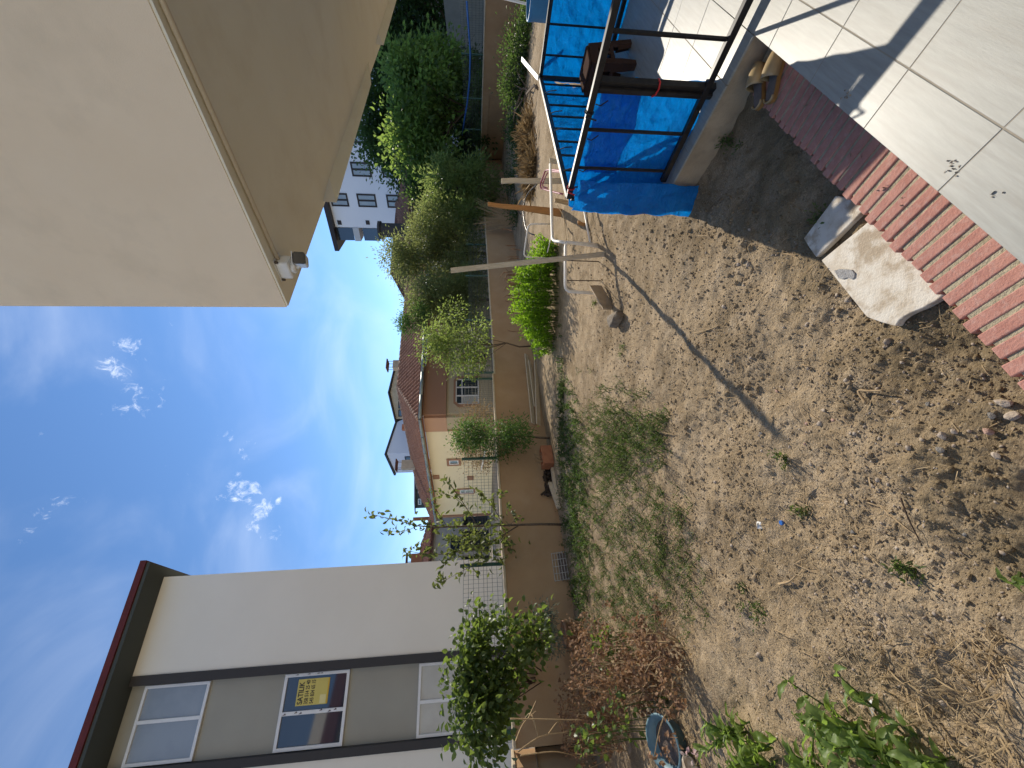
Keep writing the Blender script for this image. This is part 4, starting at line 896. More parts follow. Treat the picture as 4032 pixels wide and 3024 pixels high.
def sheet(name, p, q, zt, zb, outn, nu, nv, amp, sag=None, seed=0, bulge=.05, top_pull=.012):
    p, q, outn = map(np.asarray, (p, q, outn)); L_ = np.linalg.norm(q - p)
    u, v = np.meshgrid(np.linspace(0, 1, nu), np.linspace(0, 1, nv), indexing='ij')
    ztop = zt - top_pull * np.abs(np.sin(u * math.pi * max(2, round(L_ / .42)))) - (sag(u) if sag else 0)
    z = ztop + (zb + .02 * np.sin(u * 9 + seed) - ztop) * v
    w = .028 * (.5 - np.abs(fbm(u * L_ * 1.2 + v * .5 + seed, v * .9 - u * L_ * .4 + seed * 2, 4.5, 3, .55))) * 2 + fbm(u * L_ + seed * 3.7, v * .8 + seed, 2.2, 4, .55) * amp + .6 * amp * np.abs(fbm(u * L_ * 1.0 + seed, v * .25, 5, 3)) + bulge * np.sin(v * math.pi) * (.5 + .5 * np.sin(u * 6 + seed))
    pos = p[None, None] + (q - p)[None, None] * u[..., None] + outn[None, None] * (w[..., None] + .028) + Z3[None, None] * z[..., None]
    i, j = np.meshgrid(np.arange(nu - 1), np.arange(nv - 1), indexing='ij'); f = np.stack([i * nv + j, (i + 1) * nv + j, (i + 1) * nv + j + 1, i * nv + j + 1], -1).reshape(-1, 4)
    me = mesh_fast(name, pos.reshape(-1, 3), f, 'tarp', True); o = link(name, me, tp_)
    so_ = o.modifiers.new('thick', 'SOLIDIFY'); so_.thickness = .0012; return o
tp_ = thing('tarp', 'wrinkled bright blue tarpaulin tied inside the railing of the landing', 'tarp', (rcorner[0], rcorner[1], .2))
oL = norm(np.cross(dl2, Z3)) 
if np.dot(oL, -lr_(.5)) < 0: oL = -oL                 # towards the viewer, outside of the left rail
dF = norm(rbend - rcorner); oF = np.cross(Z3, dF) ; oF = oF if np.dot(oF, rbend) > 0 else -oF
dRr = norm(rend - rbend); oR = V3(-dRr[1], dRr[0], 0); oR = oR if oR[0] > 0 else -oR
sheet('tarp_panel', lr_(.365), lr_(.95), RZ - .004, .226, -oL, 70, 60, .045, seed=1, sag=lambda u: .022 * np.exp(-((u - .80) / .05) ** 2), bulge=.02)
sheet('tarp_panel', lr_(.83) + oL * .05, rcorner + dl2 * .02 + oL * .09, RZ - .012, .0, oL, 40, 60, .035, seed=4, bulge=.02)
sheet('tarp_panel', rcorner - dF * .01, rbend + dF * .09, RZ - .012, .10, oF, 110, 60, .05, seed=2)
sheet('tarp_panel', rbend - dRr * .07, rend, RZ - .012, .20, oR, 110, 60, .05, seed=3)
# second layer folded down along the top
sheet('tarp_fold', lr_(.40), lr_(.86), RZ - .04, .66, -oL * 1.0 + 0, 50, 30, .03, seed=7, bulge=.015, sag=lambda u: 0 * u)
for t in (.45, .62, .8, .97):
    q = lr_(t) + Z3 * (RZ - .05) + oL * .03; MB().tube([q + V3(0, 0, .03), q + oL * .015, q + V3(.02, -.01, -.05)], .004, 5).build('tie', 'black_hose', tp_)
for t in (.15, .3, .45, .6, .8):
    q = rcorner + (rbend - rcorner) * t + Z3 * (RZ - .05) - oF * .03; MB().tube([q + Z3 * .05, q - oF * .02, q - oF * .03 - Z3 * .07], .005, 5).build('tie', 'black_hose', tp_)
# brown plastic stool
fpt = on(2468, 285, FZ); so3 = thing('plastic_stool', 'dark brown plastic stool with slotted sides on the landing', 'stool', fpt)
ang = R(20)
def stq(x, y, z): return V3(fpt[0] + x * math.cos(ang) - y * math.sin(ang), fpt[1] + x * math.sin(ang) + y * math.cos(ang), FZ + z)
sw, bwid, hh = .145, .185, .44
MB().extr([stq(x * sw, y * sw, hh - .02) for x, y in ((-1, -.8), (-.8, -1), (.8, -1), (1, -.8), (1, .8), (.8, 1), (-.8, 1), (-1, .8))], Z3 * .022).build('seat', 'brown_plastic', so3, bevel=.008)
def side_panel(ax_):
    def q(a, z, inn_=0):
        r = (bwid + (sw - bwid) * z / hh) - inn_
        return {0: stq(a * r, -r, z), 1: stq(r, a * r, z), 2: stq(-a * r, r, z), 3: stq(-r, -a * r, z)}[ax_]
    mb = MB()
    def quad(a0, a1, z0, z1):
        o = [q(a0, z0), q(a1, z0), q(a1, z1), q(a0, z1)]; i = [q(a0, z0, .012), q(a1, z0, .012), q(a1, z1, .012), q(a0, z1, .012)]
        mb.add(o + i, [(0, 1, 2, 3), (7, 6, 5, 4), (0, 4, 5, 1), (1, 5, 6, 2), (2, 6, 7, 3), (3, 7, 4, 0)])
    quad(-1, 1, .335, hh - .021); quad(-1, -.55, .13, .334); quad(.55, 1, .13, .334); quad(-.54, .54, .19, .225)
    quad(-.12, .12, .226, .334)
    mb.build('side_panel', 'brown_plastic', so3)
def leg(k):
    lg = MB()
    for ax_, s in ((k, 1), ((k + 1) % 4, -1)):
        def q(a, z, inn_=0):
            r = (bwid + (sw - bwid) * z / hh) - inn_
            return {0: stq(a * r, -r, z), 1: stq(r, a * r, z), 2: stq(-a * r, r, z), 3: stq(-r, -a * r, z)}[ax_]
        a, b = (s * 1.0, s * .68)
        o = [q(a, 0), q(b, 0), q(s * .55, .129), q(a, .129)]; i = [q(a, 0, .03), q(b, 0, .03), q(s * .55, .129, .03), q(a, .129, .03)]
        lg.add(o + i, [(0, 1, 2, 3), (7, 6, 5, 4), (0, 4, 5, 1), (1, 5, 6, 2), (2, 6, 7, 3), (3, 7, 4, 0)])
    me = lg.mesh('leg', 'brown_plastic')
    import bmesh
    b_ = bmesh.new(); b_.from_mesh(me); bmesh.ops.remove_doubles(b_, verts=b_.verts, dist=.0005); b_.to_mesh(me); b_.free(); link('leg', me, so3)
for k in range(4): side_panel(k); leg(k)
# blue barrel beyond the landing
bq_ = at(2120, -20, 5.1); bb = thing('barrel', 'blue plastic barrel behind the tarp at the edge of the photo', 'barrel', (bq_[0], bq_[1], gz(bq_[0], bq_[1])))
zt_ = at(2087, 0, 5.0)[2]
MB().lathe(V3(bq_[0], bq_[1], 0), [(.24, -.02), (.27, .1), (.28, zt_ * .5), (.27, zt_ - .08), (.275, zt_ - .02), (.27, zt_), (.25, zt_), (.24, zt_ - .1)], 28).build('body', 'blue_plastic', bb, True)
MB().lathe(V3(bq_[0], bq_[1], 0), [(.24, zt_ - .1), (.01, zt_ - .1)], 28, cap=False).build('lid', 'blue_plastic', bb)
tag(MB().tube([at(1968, -10, 7.2), at(2085, 18, 6.8), at(2180, 30, 6.8)], .02, 8).build('pale_pipe', 'pvc'), 'pale pipe standing beside the blue barrel', 'pipe')
# clogs on the bricks
def slipper(heel, toe, label):
    heel, toe = np.asarray(heel), np.asarray(toe); d = norm((toe - heel) * V3(1, 1, 0)); s = np.cross(d, Z3); ln = .255
    t = thing('slipper', label, 'slipper', heel, 'pair of tan clogs on the brick edging')
    us = np.linspace(0, 1, 17); hw = np.interp(us, [0, .05, .2, .45, .7, .9, 1], [.018, .03, .036, .034, .045, .034, .012])
    out = [heel + d * ln * u + s * w for u, w in zip(us, hw)] + [heel + d * ln * u - s * w * .95 for u, w in zip(us[::-1], hw[::-1])]
    MB().extr(out, Z3 * .022).build('sole', 'slipper_sole', t)
    inn_ = [heel + d * ln * u + s * w * .86 + Z3 * .0225 for u, w in zip(us[1:-1], hw[1:-1])] + [heel + d * ln * u - s * w * .82 + Z3 * .0225 for u, w in zip(us[::-1][1:-1], hw[::-1][1:-1])]
    MB().extr(inn_, Z3 * .003).build('insole', 'insole', t)
    mb = MB(); n = 9; rows = []
    uu = np.linspace(.46, 1.0, 9)
    for u in uu:
        w = np.interp(u, us, hw) * 1.03; h = np.interp(u, [.46, .6, .8, .95, 1], [.068, .062, .046, .03, .022]); row = []
        for k in range(n): a = math.pi * k / (n - 1); row.append(heel + d * ln * u + s * w * math.cos(a) + Z3 * (.02 + h * math.sin(a) ** .8))
        rows.append(row)
    vs = [p for r in rows for p in r]; fs = [(i * n + k, i * n + k + 1, (i + 1) * n + k + 1, (i + 1) * n + k) for i in range(len(rows) - 1) for k in range(n - 1)]
    o = mb.add(vs, fs).build('upper', 'slipper', t, True); so_ = o.modifiers.new('thick', 'SOLIDIFY'); so_.thickness = .004
    hb_ = MB(); hr = []
    for k in range(9):
        a = math.pi * (k / 8 - .5) ; hr.append((heel + d * (.03 - .03 * math.cos(a)) + s * .036 * math.sin(a)))
    hb_.add([p + Z3 * .02 for p in hr] + [p + Z3 * .036 for p in hr], [(i, i + 1, i + 10, i + 9) for i in range(8)])
    o = hb_.build('heel_rim', 'slipper', t, True); so_ = o.modifiers.new('thick', 'SOLIDIFY'); so_.thickness = .004
BZ = .111
h1, t1, h2, t2 = on(2997, 428, BZ), on(3000, 272, BZ), on(3040, 408, BZ), on(3068, 262, BZ)
slipper(h1, t1, 'tan clog of the pair standing nearer the blue tarp'); slipper(h2, t2, 'tan clog of the pair standing nearer the tiled porch')
# ------------------------------------------------------------------ garden stakes, hoops and rubble
z2_ = lambda x, y: (1900 + x / 1.951, 500 + y / 1.951)
lpb = og(2378, 998); ltop = at(1775, 1065, 4.87)
tag(MB().extr([lpb - Z3 * .08 + V3(a, b, 0) for a, b in ((-.035, .003), (.014, -.029), (.035, -.003), (-.014, .029))], ltop - lpb + Z3 * .08).build('wooden_stake', 'old_wood', bevel=.003), 'tall leaning wooden stake standing among the white hoops', 'stake')
def stake(label, pb_, pt_, Y, w0, w1, m, up=(0, 1, 0)):
    b, t = at(*pb_, Y), at(*pt_, Y); b[2] = min(b[2], gz(b[0], b[1])) - .05
    mb = MB(); k = 5; pr = None; rings = []
    for i in range(k + 1):
        c = b + (t - b) * i / k; w = (w0 + (w1 - w0) * i / k) * rng.uniform(.9, 1.1); c = c + V3(rng.uniform(-.008, .008), 0, 0)
        rings.append([c + V3(-w / 2, -.02, 0), c + V3(w / 2, -.02, 0), c + V3(w / 2, .02, 0), c + V3(-w / 2, .02, 0)])
    vs = [p for r in rings for p in r]; fs = [(i * 4 + j, i * 4 + (j + 1) % 4, i * 4 + 4 + (j + 1) % 4, i * 4 + 4 + j) for i in range(k) for j in range(4)] + [(3, 2, 1, 0), (k * 4, k * 4 + 1, k * 4 + 2, k * 4 + 3)]
    tag(mb.add(vs, fs).build('wooden_stake', m), label, 'stake')
stake('weathered grey wooden stake behind the pink hoop', (2210, 712), (1974, 712), 7.7, .11, .10, 'old_wood')
stake('orange brown wooden stake wider at its foot', (2202, 838), (1921, 805), 7.8, .15, .07, 'orange_wood')
stake('short dark wooden stake beside the tip of the railing', (2207, 652), (2164, 632), 6.6, .07, .07, 'old_wood')
stake('square wooden stake joined to the hoop nearest the tarp', (2300, 812), (2184, 789), 6.2, .055, .06, 'new_wood')
stake('small brown peg beside the pipe lying on the soil', (2312, 890), (2275, 876), 6.0, .04, .05, 'orange_wood')
def curve(pts, n=6):
    pts = [np.asarray(p) for p in pts]; out = []
    for i in range(len(pts) - 1):
        p0, p1, p2, p3 = pts[max(i - 1, 0)], pts[i], pts[i + 1], pts[min(i + 2, len(pts) - 1)]
        for k in range(n):
            t = k / n; out.append(.5 * ((2 * p1) + (-p0 + p2) * t + (2 * p0 - 5 * p1 + 4 * p2 - p3) * t * t + (-p0 + 3 * p1 - 3 * p2 + p3) * t ** 3))
    return out + [pts[-1]]
def pipe(name, label, cat, pts, r, m, group=None, smooth_n=0):
    w = [np.asarray(p) for p in pts]; 
    if smooth_n: w = curve(w, smooth_n)
    return tag(MB().tube(w, r, 8).build(name, m, smooth=True), label, cat, group)
def bent(a, b, c, d, r=.07):      # leg a-b, top b-c, leg c-d with rounded bends
    a, b, c, d = map(np.asarray, (a, b, c, d)); out = [a]
    for p, q, s in ((a, b, c), (b, c, d)):
        e, f = norm(p - q), norm(s - q); rr = min(r, .4 * np.linalg.norm(p - q), .4 * np.linalg.norm(s - q))
        for t in np.linspace(0, 1, 5): out.append((1 - t) ** 2 * (q + e * rr) + 2 * t * (1 - t) * q + t * t * (q + f * rr))
    return out + [d]
hg = 'white bent pipe hoops in the soil'
foot1 = og(*z2_(885, 905)); t1b = V3(foot1[0], foot1[1], 0) * 1; t1b = at(*z2_(628, 880), foot1[1] - .02); top1 = at(*z2_(565, 850), foot1[1] + .05)
pipe('pipe_hoop', 'white pipe hoop whose long top runs back behind the tarp corner', 'pipe hoop', bent(foot1 - Z3 * .05, t1b + V3(0, .02, .02), top1 + V3(.05, .25, .0), at(*z2_(520, 285), 6.6), .1), .023, 'pvc', hg)
f2a, f2b = og(*z2_(890, 985)), og(*z2_(925, 1282)); 
pipe('pipe_hoop', 'white pipe hoop crossed by the tall leaning stake', 'pipe hoop', bent(f2a - Z3 * .05 + V3(.12, 0, 0), at(*z2_(638, 882), f2a[1]), at(*z2_(636, 1262), f2b[1]), f2b - Z3 * .05, .09), .023, 'pvc', hg)
f3 = og(*z2_(540, 745)); pipe('pipe_hoop', 'far white pipe hoop half hidden by the bright green shrub', 'pipe hoop', bent(at(*z2_(525, 745), 7.6), at(*z2_(352, 745), 7.6), at(*z2_(315, 1000), 8.0), at(*z2_(480, 1005), 8.0), .1), .017, 'pvc', hg)
pipe('pink_pipe', 'pink plastic pipe loop tied round the weathered grey stake', 'pipe', [at(*z2_(640, 340), 6.4), at(*z2_(500, 330), 7.1), at(*z2_(470, 370), 7.2), at(*z2_(445, 455), 7.3), at(*z2_(480, 480), 7.2), at(*z2_(615, 515), 6.6)], .016, 'pink_pipe', None, 5)
pipe('pink_pipe', 'second pink pipe beside the railing tip bending over the first', 'pipe', [at(*z2_(655, 350), 6.3), at(*z2_(520, 345), 7.0), at(*z2_(487, 375), 7.1), at(*z2_(462, 450), 7.2), at(*z2_(500, 470), 7.1)], .012, 'pink_pipe', None, 5)
pipe('black_hose', 'thin black hose arching between the stakes by the wall', 'hose', [at(*z2_(420, 440), 8.0), at(*z2_(350, 510), 8.3), at(*z2_(318, 600), 8.4), at(*z2_(318, 700), 8.3), at(*z2_(345, 800), 8.0), at(*z2_(400, 830), 7.8)], .013, 'black_hose', None, 6)
pipe('pipe_piece', 'white pipe lying on the soil behind the nearest hoop leg', 'pipe', [og(*z2_(780, 562)) + Z3 * .03, og(*z2_(838, 893)) + Z3 * .02], .016, 'pvc')
pipe('pipe_piece', 'thin pale stick lying in front of the bright green shrub', 'stick', [at(*z2_(545, 770), 7.2), at(*z2_(498, 965), 7.3)], .009, 'pvc')
pipe('pipe_piece', 'short pinkish white stick stuck beside the grey plank', 'stick', [og(*z2_(935, 1215)) - Z3 * .03, at(*z2_(918, 1100), og(*z2_(935, 1215))[1] + .1)], .012, 'pvc')
pipe('string', 'pale string hanging from the hoop to the soil', 'string', [at(*z2_(565, 590), 6.2), at(*z2_(620, 680), 6.0), at(*z2_(632, 770), 5.9), at(*z2_(645, 870), 5.6)], .006, 'straw', None, 4)
pipe('iron_rod', 'thin rusty rod beside the leaning stake under the hoop', 'rod', [og(*z2_(892, 1035)) - Z3 * .05, at(*z2_(640, 1025), og(*z2_(892, 1035))[1])], .007, 'rusty_rod'); pipe('iron_rod', 'thin rusty rod under the middle of the hoop', 'rod', [og(*z2_(908, 1182)) - Z3 * .05, at(*z2_(640, 1178), og(*z2_(908, 1182))[1])], .007, 'rusty_rod')
def rock(name, label, cat, c, r, m, sq=(1, 1, .75), sub=2, jag=.25, top=True):
    import bmesh
    b = bmesh.new(); bmesh.ops.create_icosphere(b, subdivisions=sub, radius=1)
    ph = rng.random(3) * 9
    cuts = [(norm(rng.normal(size=3)), rng.uniform(.5, .8)) for _ in range(12)]
    for v in b.verts:
        p = np.array(v.co)
        for n_, k in cuts:
            dd = np.dot(p, n_) - k
            if dd > 0: p = p - n_ * dd * .92
        p *= 1 + jag * .25 * float(vnoise(np.array([p[0] * 2 + ph[0]]), np.array([p[1] * 2 + p[2] + ph[1]]))[0]); v.co = Vector(p * np.asarray(sq) * r)
    me = bpy.data.meshes.new(name); b.to_mesh(me); b.free(); me.materials.append(MT[m])
    mm = Matrix.Rotation(rng.uniform(0, 6.28), 4, 'Z'); mm.translation = Vector(c); o = link(name, me, None, mm)
    return tag(o, label, cat) if label else o
rc = og(2440, 1252); rock('rock', 'large grey brown rock leaning on the end of the grey plank', 'rock', rc + Z3 * .05, .15, 'dark_rock', (1.2, .8, .75), 3, 1.0)
pa, pb2 = at(2372, 1128, og(2372, 1128)[1] - .05), og(2412, 1215); pa[2] = .05; nrm_ = norm(np.cross(pb2 - pa, Z3))
MB_ = MB().obox((pa + pb2) / 2 + Z3 * .05, (pb2 - pa) * .52, nrm_ * .012, Z3 * .085); tag(MB_.build('plank', 'concrete', bevel=.003), 'short grey plank set on edge in the soil against the rock', 'plank')
# boards leaning at the foot of the wall by its step
for k, (x0, y0, x1, y1, w, lab) in enumerate([(2072, 1395, 2100, 1668, .13, 'upper long pale board lying against the back wall'), (2085, 1420, 2108, 1600, .10, 'middle pale board of the pile against the back wall'), (2108, 1345, 2120, 1672, .14, 'thick lower board of the pile against the back wall')]):
    p, q = hit(x0, y0, wq(0, .10 + .09 * k), WN), hit(x1, y1, wq(0, .10 + .09 * k), WN)
    tag(MB().beam(p, q, .03, w, WN + Z3 * 1.2).build('board', 'pale_wood'), lab, 'board', 'boards piled against the back wall')
p, q = hit(2175, 1845, wq(0, .35), WN), hit(2196, 1985, wq(0, .35), WN); tag(MB().beam(p, q, .12, .07).build('board', 'pale_wood'), 'short thick board on the soil beside the terracotta trough', 'board')
p, q = hit(2165, 1900, wq(0, .22), WN), hit(2200, 2000, wq(0, .5), WN); tag(MB().beam(p, q, .04, .09).build('board', 'pale_wood'), 'thin board leaning over the dark scrap wood', 'board')
ds = MB()
for k in range(70):
    a = hit(2140 + rng.uniform(0, 50), 1845 + rng.uniform(0, 110), wq(0, .12), WN); d3 = norm(rng.normal(size=3) * V3(1, 1, .5)); ds.beam(a, a + d3 * rng.uniform(.06, .2), .05, .04)
tag(ds.build('scrap_heap', 'dark_wood'), 'heap of charred dark scrap wood at the foot of the wall', 'scrap wood', kind='stuff')
# terracotta trough
tq0, tq1 = hit(2182, 1762, wq(0, .42), WN), hit(2186, 1838, wq(0, .42), WN); tz = gz(*tq0[:2]); tq0[2] = tq1[2] = tz
tt = thing('planter_trough', 'terracotta planter trough with a dry plant at the foot of the wall', 'planter', (tq0 + tq1) / 2)
e_ = norm(tq1 - tq0); hl = np.linalg.norm(tq1 - tq0) / 2 - .02; c_ = (tq0 + tq1) / 2
for o_, u_2, v_2 in ((WN * .13, e_ * hl, WN * .012), (-WN * .13, e_ * hl, WN * .012), (e_ * hl, e_ * .012, WN * .118), (-e_ * hl, e_ * .012, WN * .118)): MB().obox(c_ + o_ + Z3 * .14, u_2, v_2, Z3 * .13).build('side', 'terracotta', tt, bevel=.003)
MB().obox(c_ + Z3 * .12, e_ * (hl - .014), WN * .117, Z3 * .09).build('soil', 'pot_soil', tt)
mb = MB()
for k in range(12):
    a = c_ + e_ * rng.uniform(-.1, hl * .9) + Z3 * .2; mb.tube([a, a + V3(rng.normal() * .06, rng.normal() * .05, .12), a + V3(rng.normal() * .12, rng.normal() * .08, .25)], [.006, .005, .002], 4, False)
mb.build('stems', 'twig', tt)
# white wire-like crate leaning on the wall
ca, cb = hit(2232, 2170, wq(0, .16), WN), hit(2246, 2278, wq(0, .16), WN); zc = gz(*ca[:2]); ca[2] = cb[2] = zc
cr = thing('plastic_crate', 'dirty white slatted plastic crate tilted against the foot of the back wall', 'crate', (ca + cb) / 2)
e_ = norm(cb - ca); lnc = np.linalg.norm(cb - ca); upc = norm(Z3 * .95 - WN * .30); frc = np.cross(e_, upc); hC = .30
for z in np.linspace(.02, hC, 6): MB().beam(ca + upc * z, cb + upc * z, .010, .012, frc).build('slat', 'dirty_plastic', cr)
for s in np.linspace(0, lnc, 5): MB().beam(ca + e_ * s + upc * .0 + frc * .011, ca + e_ * s + upc * (hC + .005) + frc * .011, .008, .010, frc).build('rib', 'dirty_plastic', cr)
dpt = frc * (.11 if np.dot(frc, WN) < 0 else -.11)
for s in (0, lnc):
    for z in np.linspace(.02, hC, 5): MB().beam(ca + e_ * s + upc * z, ca + e_ * s + upc * z + dpt, .01, .01).build('side_slat', 'dirty_plastic', cr)
for z in (.02, hC): MB().beam(ca + upc * z + dpt, cb + upc * z + dpt, .012, .012, frc).build('back_slat', 'dirty_plastic', cr)
MB().obox((ca + cb) / 2 + upc * (hC * .35) + dpt * .55, e_ * lnc * .46, dpt * .3, upc * hC * .25).build('dirt', 'pot_soil', cr)
# pots
def potat(name, label, cat, c, prof, m, soil_r, soil_z, tilt=None):
    t = thing(name, label, cat, c); ax_ = norm(tilt) if tilt is not None else Z3
    MB().lathe(c, prof, 32, ax_).build('body', m, t, True); MB().lathe(c, [(soil_r, soil_z), (soil_r * .6, soil_z + .02), (.001, soil_z + .01)], 24, ax_).build('soil', 'pot_soil', t, True); return t
pc = og(2292, 2492); potat('flower_pot', 'round brown flower pot at the wall foot behind the dried bush', 'flower pot', pc, [(.12, -.02), (.16, .12), (.19, .28), (.21, .285), (.21, .335), (.195, .335), (.18, .27)], 'brown_pot', .18, .27)
bc_ = og(2672, 2915) + Z3 * 0; bs_ = potat('basin', 'blue plastic basin full of soil under the dried bush', 'basin', bc_ + Z3 * .02, [(.12, -.03), (.15, .02), (.18, .15), (.205, .155), (.21, .168), (.19, .172), (.165, .11), (.13, .06)], 'basin_plastic', .168, .09, tilt=V3(.22, -.30, 1))
pr_ = on(2745, 3020, 0.0); rock('rock', 'pale rounded rock beside the blue basin at the edge of the photo', 'rock', og(2738, 3012) + Z3 * .05, .10, 'travertine', (1, 1, 1), 3, .1)
fl = thing('pink_flower', 'pale pink and white faded flowers beside the rounded rock', 'flower', og(2790, 2995))
pq = np.array([at(rng.uniform(2690, 2795), rng.uniform(2955, 3030), 2.95) for _ in range(14)]); leaf_cloud('petal', 'petal', fl, pq, rng.normal(size=(14, 3)), .04, .035, T_NEAR)
mb = MB()
for q in pq: mb.tube([V3(q[0] + rng.normal() * .02, q[1] + .02, gz(q[0], q[1])), q], [.003, .002], 4, False)
mb.build('stem', 'leaf_weed', fl)['kind'] = 'stuff'
# small litter
pcap = og(3088, 2058); tag(MB().lathe(pcap + Z3 * .012, [(.014, 0), (.014, .010), (.012, .012), (0.001, .012)], 16, cap=False).build('bottle_cap', 'blue_hose'), 'bright blue bottle cap on the bare soil', 'bottle cap')
for px, py, lab in ((2625, 2477, 'small crumpled white wrapper lying among the dry grass'), (2997, 2064, 'small white paper scrap near the blue bottle cap'), (3450, 2793, 'white paper scrap at the edge of the dock plants'), (2515, 1680, 'white crumpled scrap in the middle of the green weeds')):
    c = og(px, py) + Z3 * .015; mb = MB(); k = [c + rng.normal(size=3) * V3(.03, .012, .008) for _ in range(7)]; mb.add(k, [(0, 1, 2), (1, 2, 3), (2, 3, 4), (3, 4, 5), (4, 5, 6), (0, 2, 5)]); tag(mb.build('paper_scrap', 'white_plastic'), lab, 'paper scrap')

for px, py, n_, z_ in ((3752, 655, 16, .2315), (3328, 376, 8, .2315), (3918, 770, 5, .2315), (3555, 790, 7, .112), (3481, 735, 5, .112), (3180, 405, 5, .112), (3190, 1062, 4, .112), (3365, 600, 3, .112)):
    mb = MB()
    for k in range(n_):
        c = on(px + rng.normal() * 16, py + rng.normal() * 16, z_); r = rng.uniform(.0012, .0032); mb.obox(c, norm(rng.normal(size=3)) * r, norm(rng.normal(size=3)) * r, norm(rng.normal(size=3)) * r * .8)
    mb.build('dirt_crumbs', 'gravel')['kind'] = 'stuff'
for pts, r, m, lab in (([(3425, 1588), (3395, 1540), (3437, 1539), (3490, 1537)], .007, 'twig', 'bent yellowish stick lying on the damp soil below the stone slab'), ([(3560, 1960), (3590, 2040), (3638, 2135)], .004, 'rusty_rod', 'long thin dark twig on the bare soil at the lower right'), ([(3080, 2300), (3120, 2290), (3145, 2268)], .008, 'twig', 'short thick pale root lying on the dry soil'), ([(2560, 1690), (2600, 1700), (2665, 1712)], .006, 'twig', 'pale forked dead stem lying beside the green weed clump'), ([(2740, 1312), (2790, 1300), (2840, 1280)], .004, 'straw', 'dry curved stem lying across the stake shadow')):
    c_ = curve([og(*p) + Z3 * (.012 + r) for p in pts], 5); tag(MB().tube(c_, [r * (1 - .5 * i / (len(c_) - 1)) for i in range(len(c_))], 6).build('stick', m, smooth=True), lab, 'stick')
# block across the street behind the camera: it shows in the middle window of the grey apartment block
ob = thing('opposite_block', 'white block with a red roof edge that only shows mirrored in the for-sale window', 'apartment block', (-5, -15, 0))
OP, OD, ON = V3(-22, -14.5, 0), V3(1, 0, 0), V3(0, 1, 0)
MB().extr(*bar(OP, OD, ON, 0, 27, -.2, 11.2, -9, 0)).build('wall', 'apartment_white', ob)
MB().extr(*bar(OP, OD, ON, -.5, 27.5, 11.201, 12.0, -9.5, .6)).build('roof', 'maroon', ob)
MB().extr(*bar(OP, OD, ON, 4, 22, 12.001, 13.6, -8, -2)).build('attic', 'apartment_white', ob)
for x in (6, 10, 14, 18): window(ob, OP, OD, ON, x, x + 1.4, 12.4, 13.3, -1.99, fm='upvc', fw=.1)
for zz in (2, 5.2, 8.4):
    for x in range(2, 26, 4): window(ob, OP, OD, ON, x, x + 1.8, zz, zz + 1.5, .01, fm='upvc', fw=.1, mull=[x + .9])
# ------------------------------------------------------------------ plants in the yard
def jit(n, L): return L * rng.uniform(.7, 1.3, n)
# bright green clump before the back wall: many upright leafy shoots
sc0 = og(2185, 1150); ls = thing('lush_shrub', 'lush bright green shrub of upright leafy shoots in front of the back wall', 'shrub', sc0)
P, Dd, stm = [], [], MB()
for k in range(330):
    s = rng.uniform(0, 1); py = 965 + 410 * s + rng.normal() * 12
    h = (.62 + .55 * math.sin(min(1, max(0, (s - .02) / .9)) * math.pi) ** .7) * rng.uniform(.6, 1.05) * (1 - .35 * max(0, s - .65)) * (.72 if s < .25 else 1)
    yy = 7.85 + rng.uniform(0, 1.0) + .5 * s; q = at(2185, py, yy); q[2] = gz(q[0], q[1])
    lean = V3(rng.normal() * .12, rng.normal() * .10, 0); tip = q + lean + Z3 * h * .86
    stm.tube([q - Z3 * .03, (q + tip) / 2 + V3(rng.normal() * .02, 0, 0), tip], [.006, .005, .002], 4, False)
    for i in range(int(30 * h) + 8):
        t = rng.uniform(.15, 1); a = rng.uniform(0, 6.28); P.append(q + (tip - q) * t); Dd.append(V3(math.cos(a), math.sin(a), rng.uniform(.1, 1.3)))
stm.build('stem', 'leaf_weed', ls, kind='stuff'); P, Dd = np.array(P), np.array(Dd); n = len(P)
leaf_cloud('leaves', 'leaf_lime', ls, P, Dd, jit(n, .085), jit(n, .026), T_NEAR)
mb = MB()
for k in range(26):
    q = at(2010 + rng.uniform(-15, 30), 1130 + rng.normal() * 70, 8.2); mb.tube([q - Z3 * .1, q + V3(rng.normal() * .03, 0, .08), q + V3(rng.normal() * .06, 0, .15)], [.008, .012, .004], 5)
mb.build('flower_spikes', 'leaf_dead', ls, kind='stuff')
# young apple tree, its leaves large enough to count
ab = og(2215, 2066); apl = thing('apple_tree', 'young sparse fruit tree with a thin pole-like trunk before the back wall', 'tree', ab); Ya = ab[1]
trk = [ab - Z3 * .05] + [at(x, y, Ya + dy) for x, y, dy in ((2130, 2064, 0), (1980, 2068, 0), (1850, 2072, 0), (1720, 2076, .05), (1640, 2070, .1), (1560, 2048, .1), (1450, 2022, .1))]
MB().tube(trk, [.028, .026, .024, .021, .016, .011, .007, .003], 8).build('trunk', 'bark', apl, True)
brs = []
def br_(pts, r=.010): 
    p = curve([at(x, y, Ya + dy) for x, y, dy in pts], 5); brs.append((p, r))
br_([(2040, 2070, 0), (1990, 2100, -.1), (1900, 2150, -.2), (1760, 2180, -.2), (1670, 2180, -.2), (1590, 2165, -.1)], .016)
br_([(1960, 2105, -.1), (1985, 2150, -.3), (1990, 2120, -.4)], .007)
br_([(1880, 2072, 0), (1830, 1990, .1), (1790, 1930, .2), (1765, 1900, .2), (1740, 1885, .3)], .011); br_([(1830, 1995, .1), (1790, 1960, .0), (1750, 1945, -.1), (1700, 1930, -.1)], .007)
br_([(1985, 2070, 0), (1940, 1995, -.2), (1900, 1950, -.3), (1875, 1925, -.3)], .009); br_([(1920, 1975, -.2), (1960, 1950, -.3), (1985, 1940, -.3)], .006)
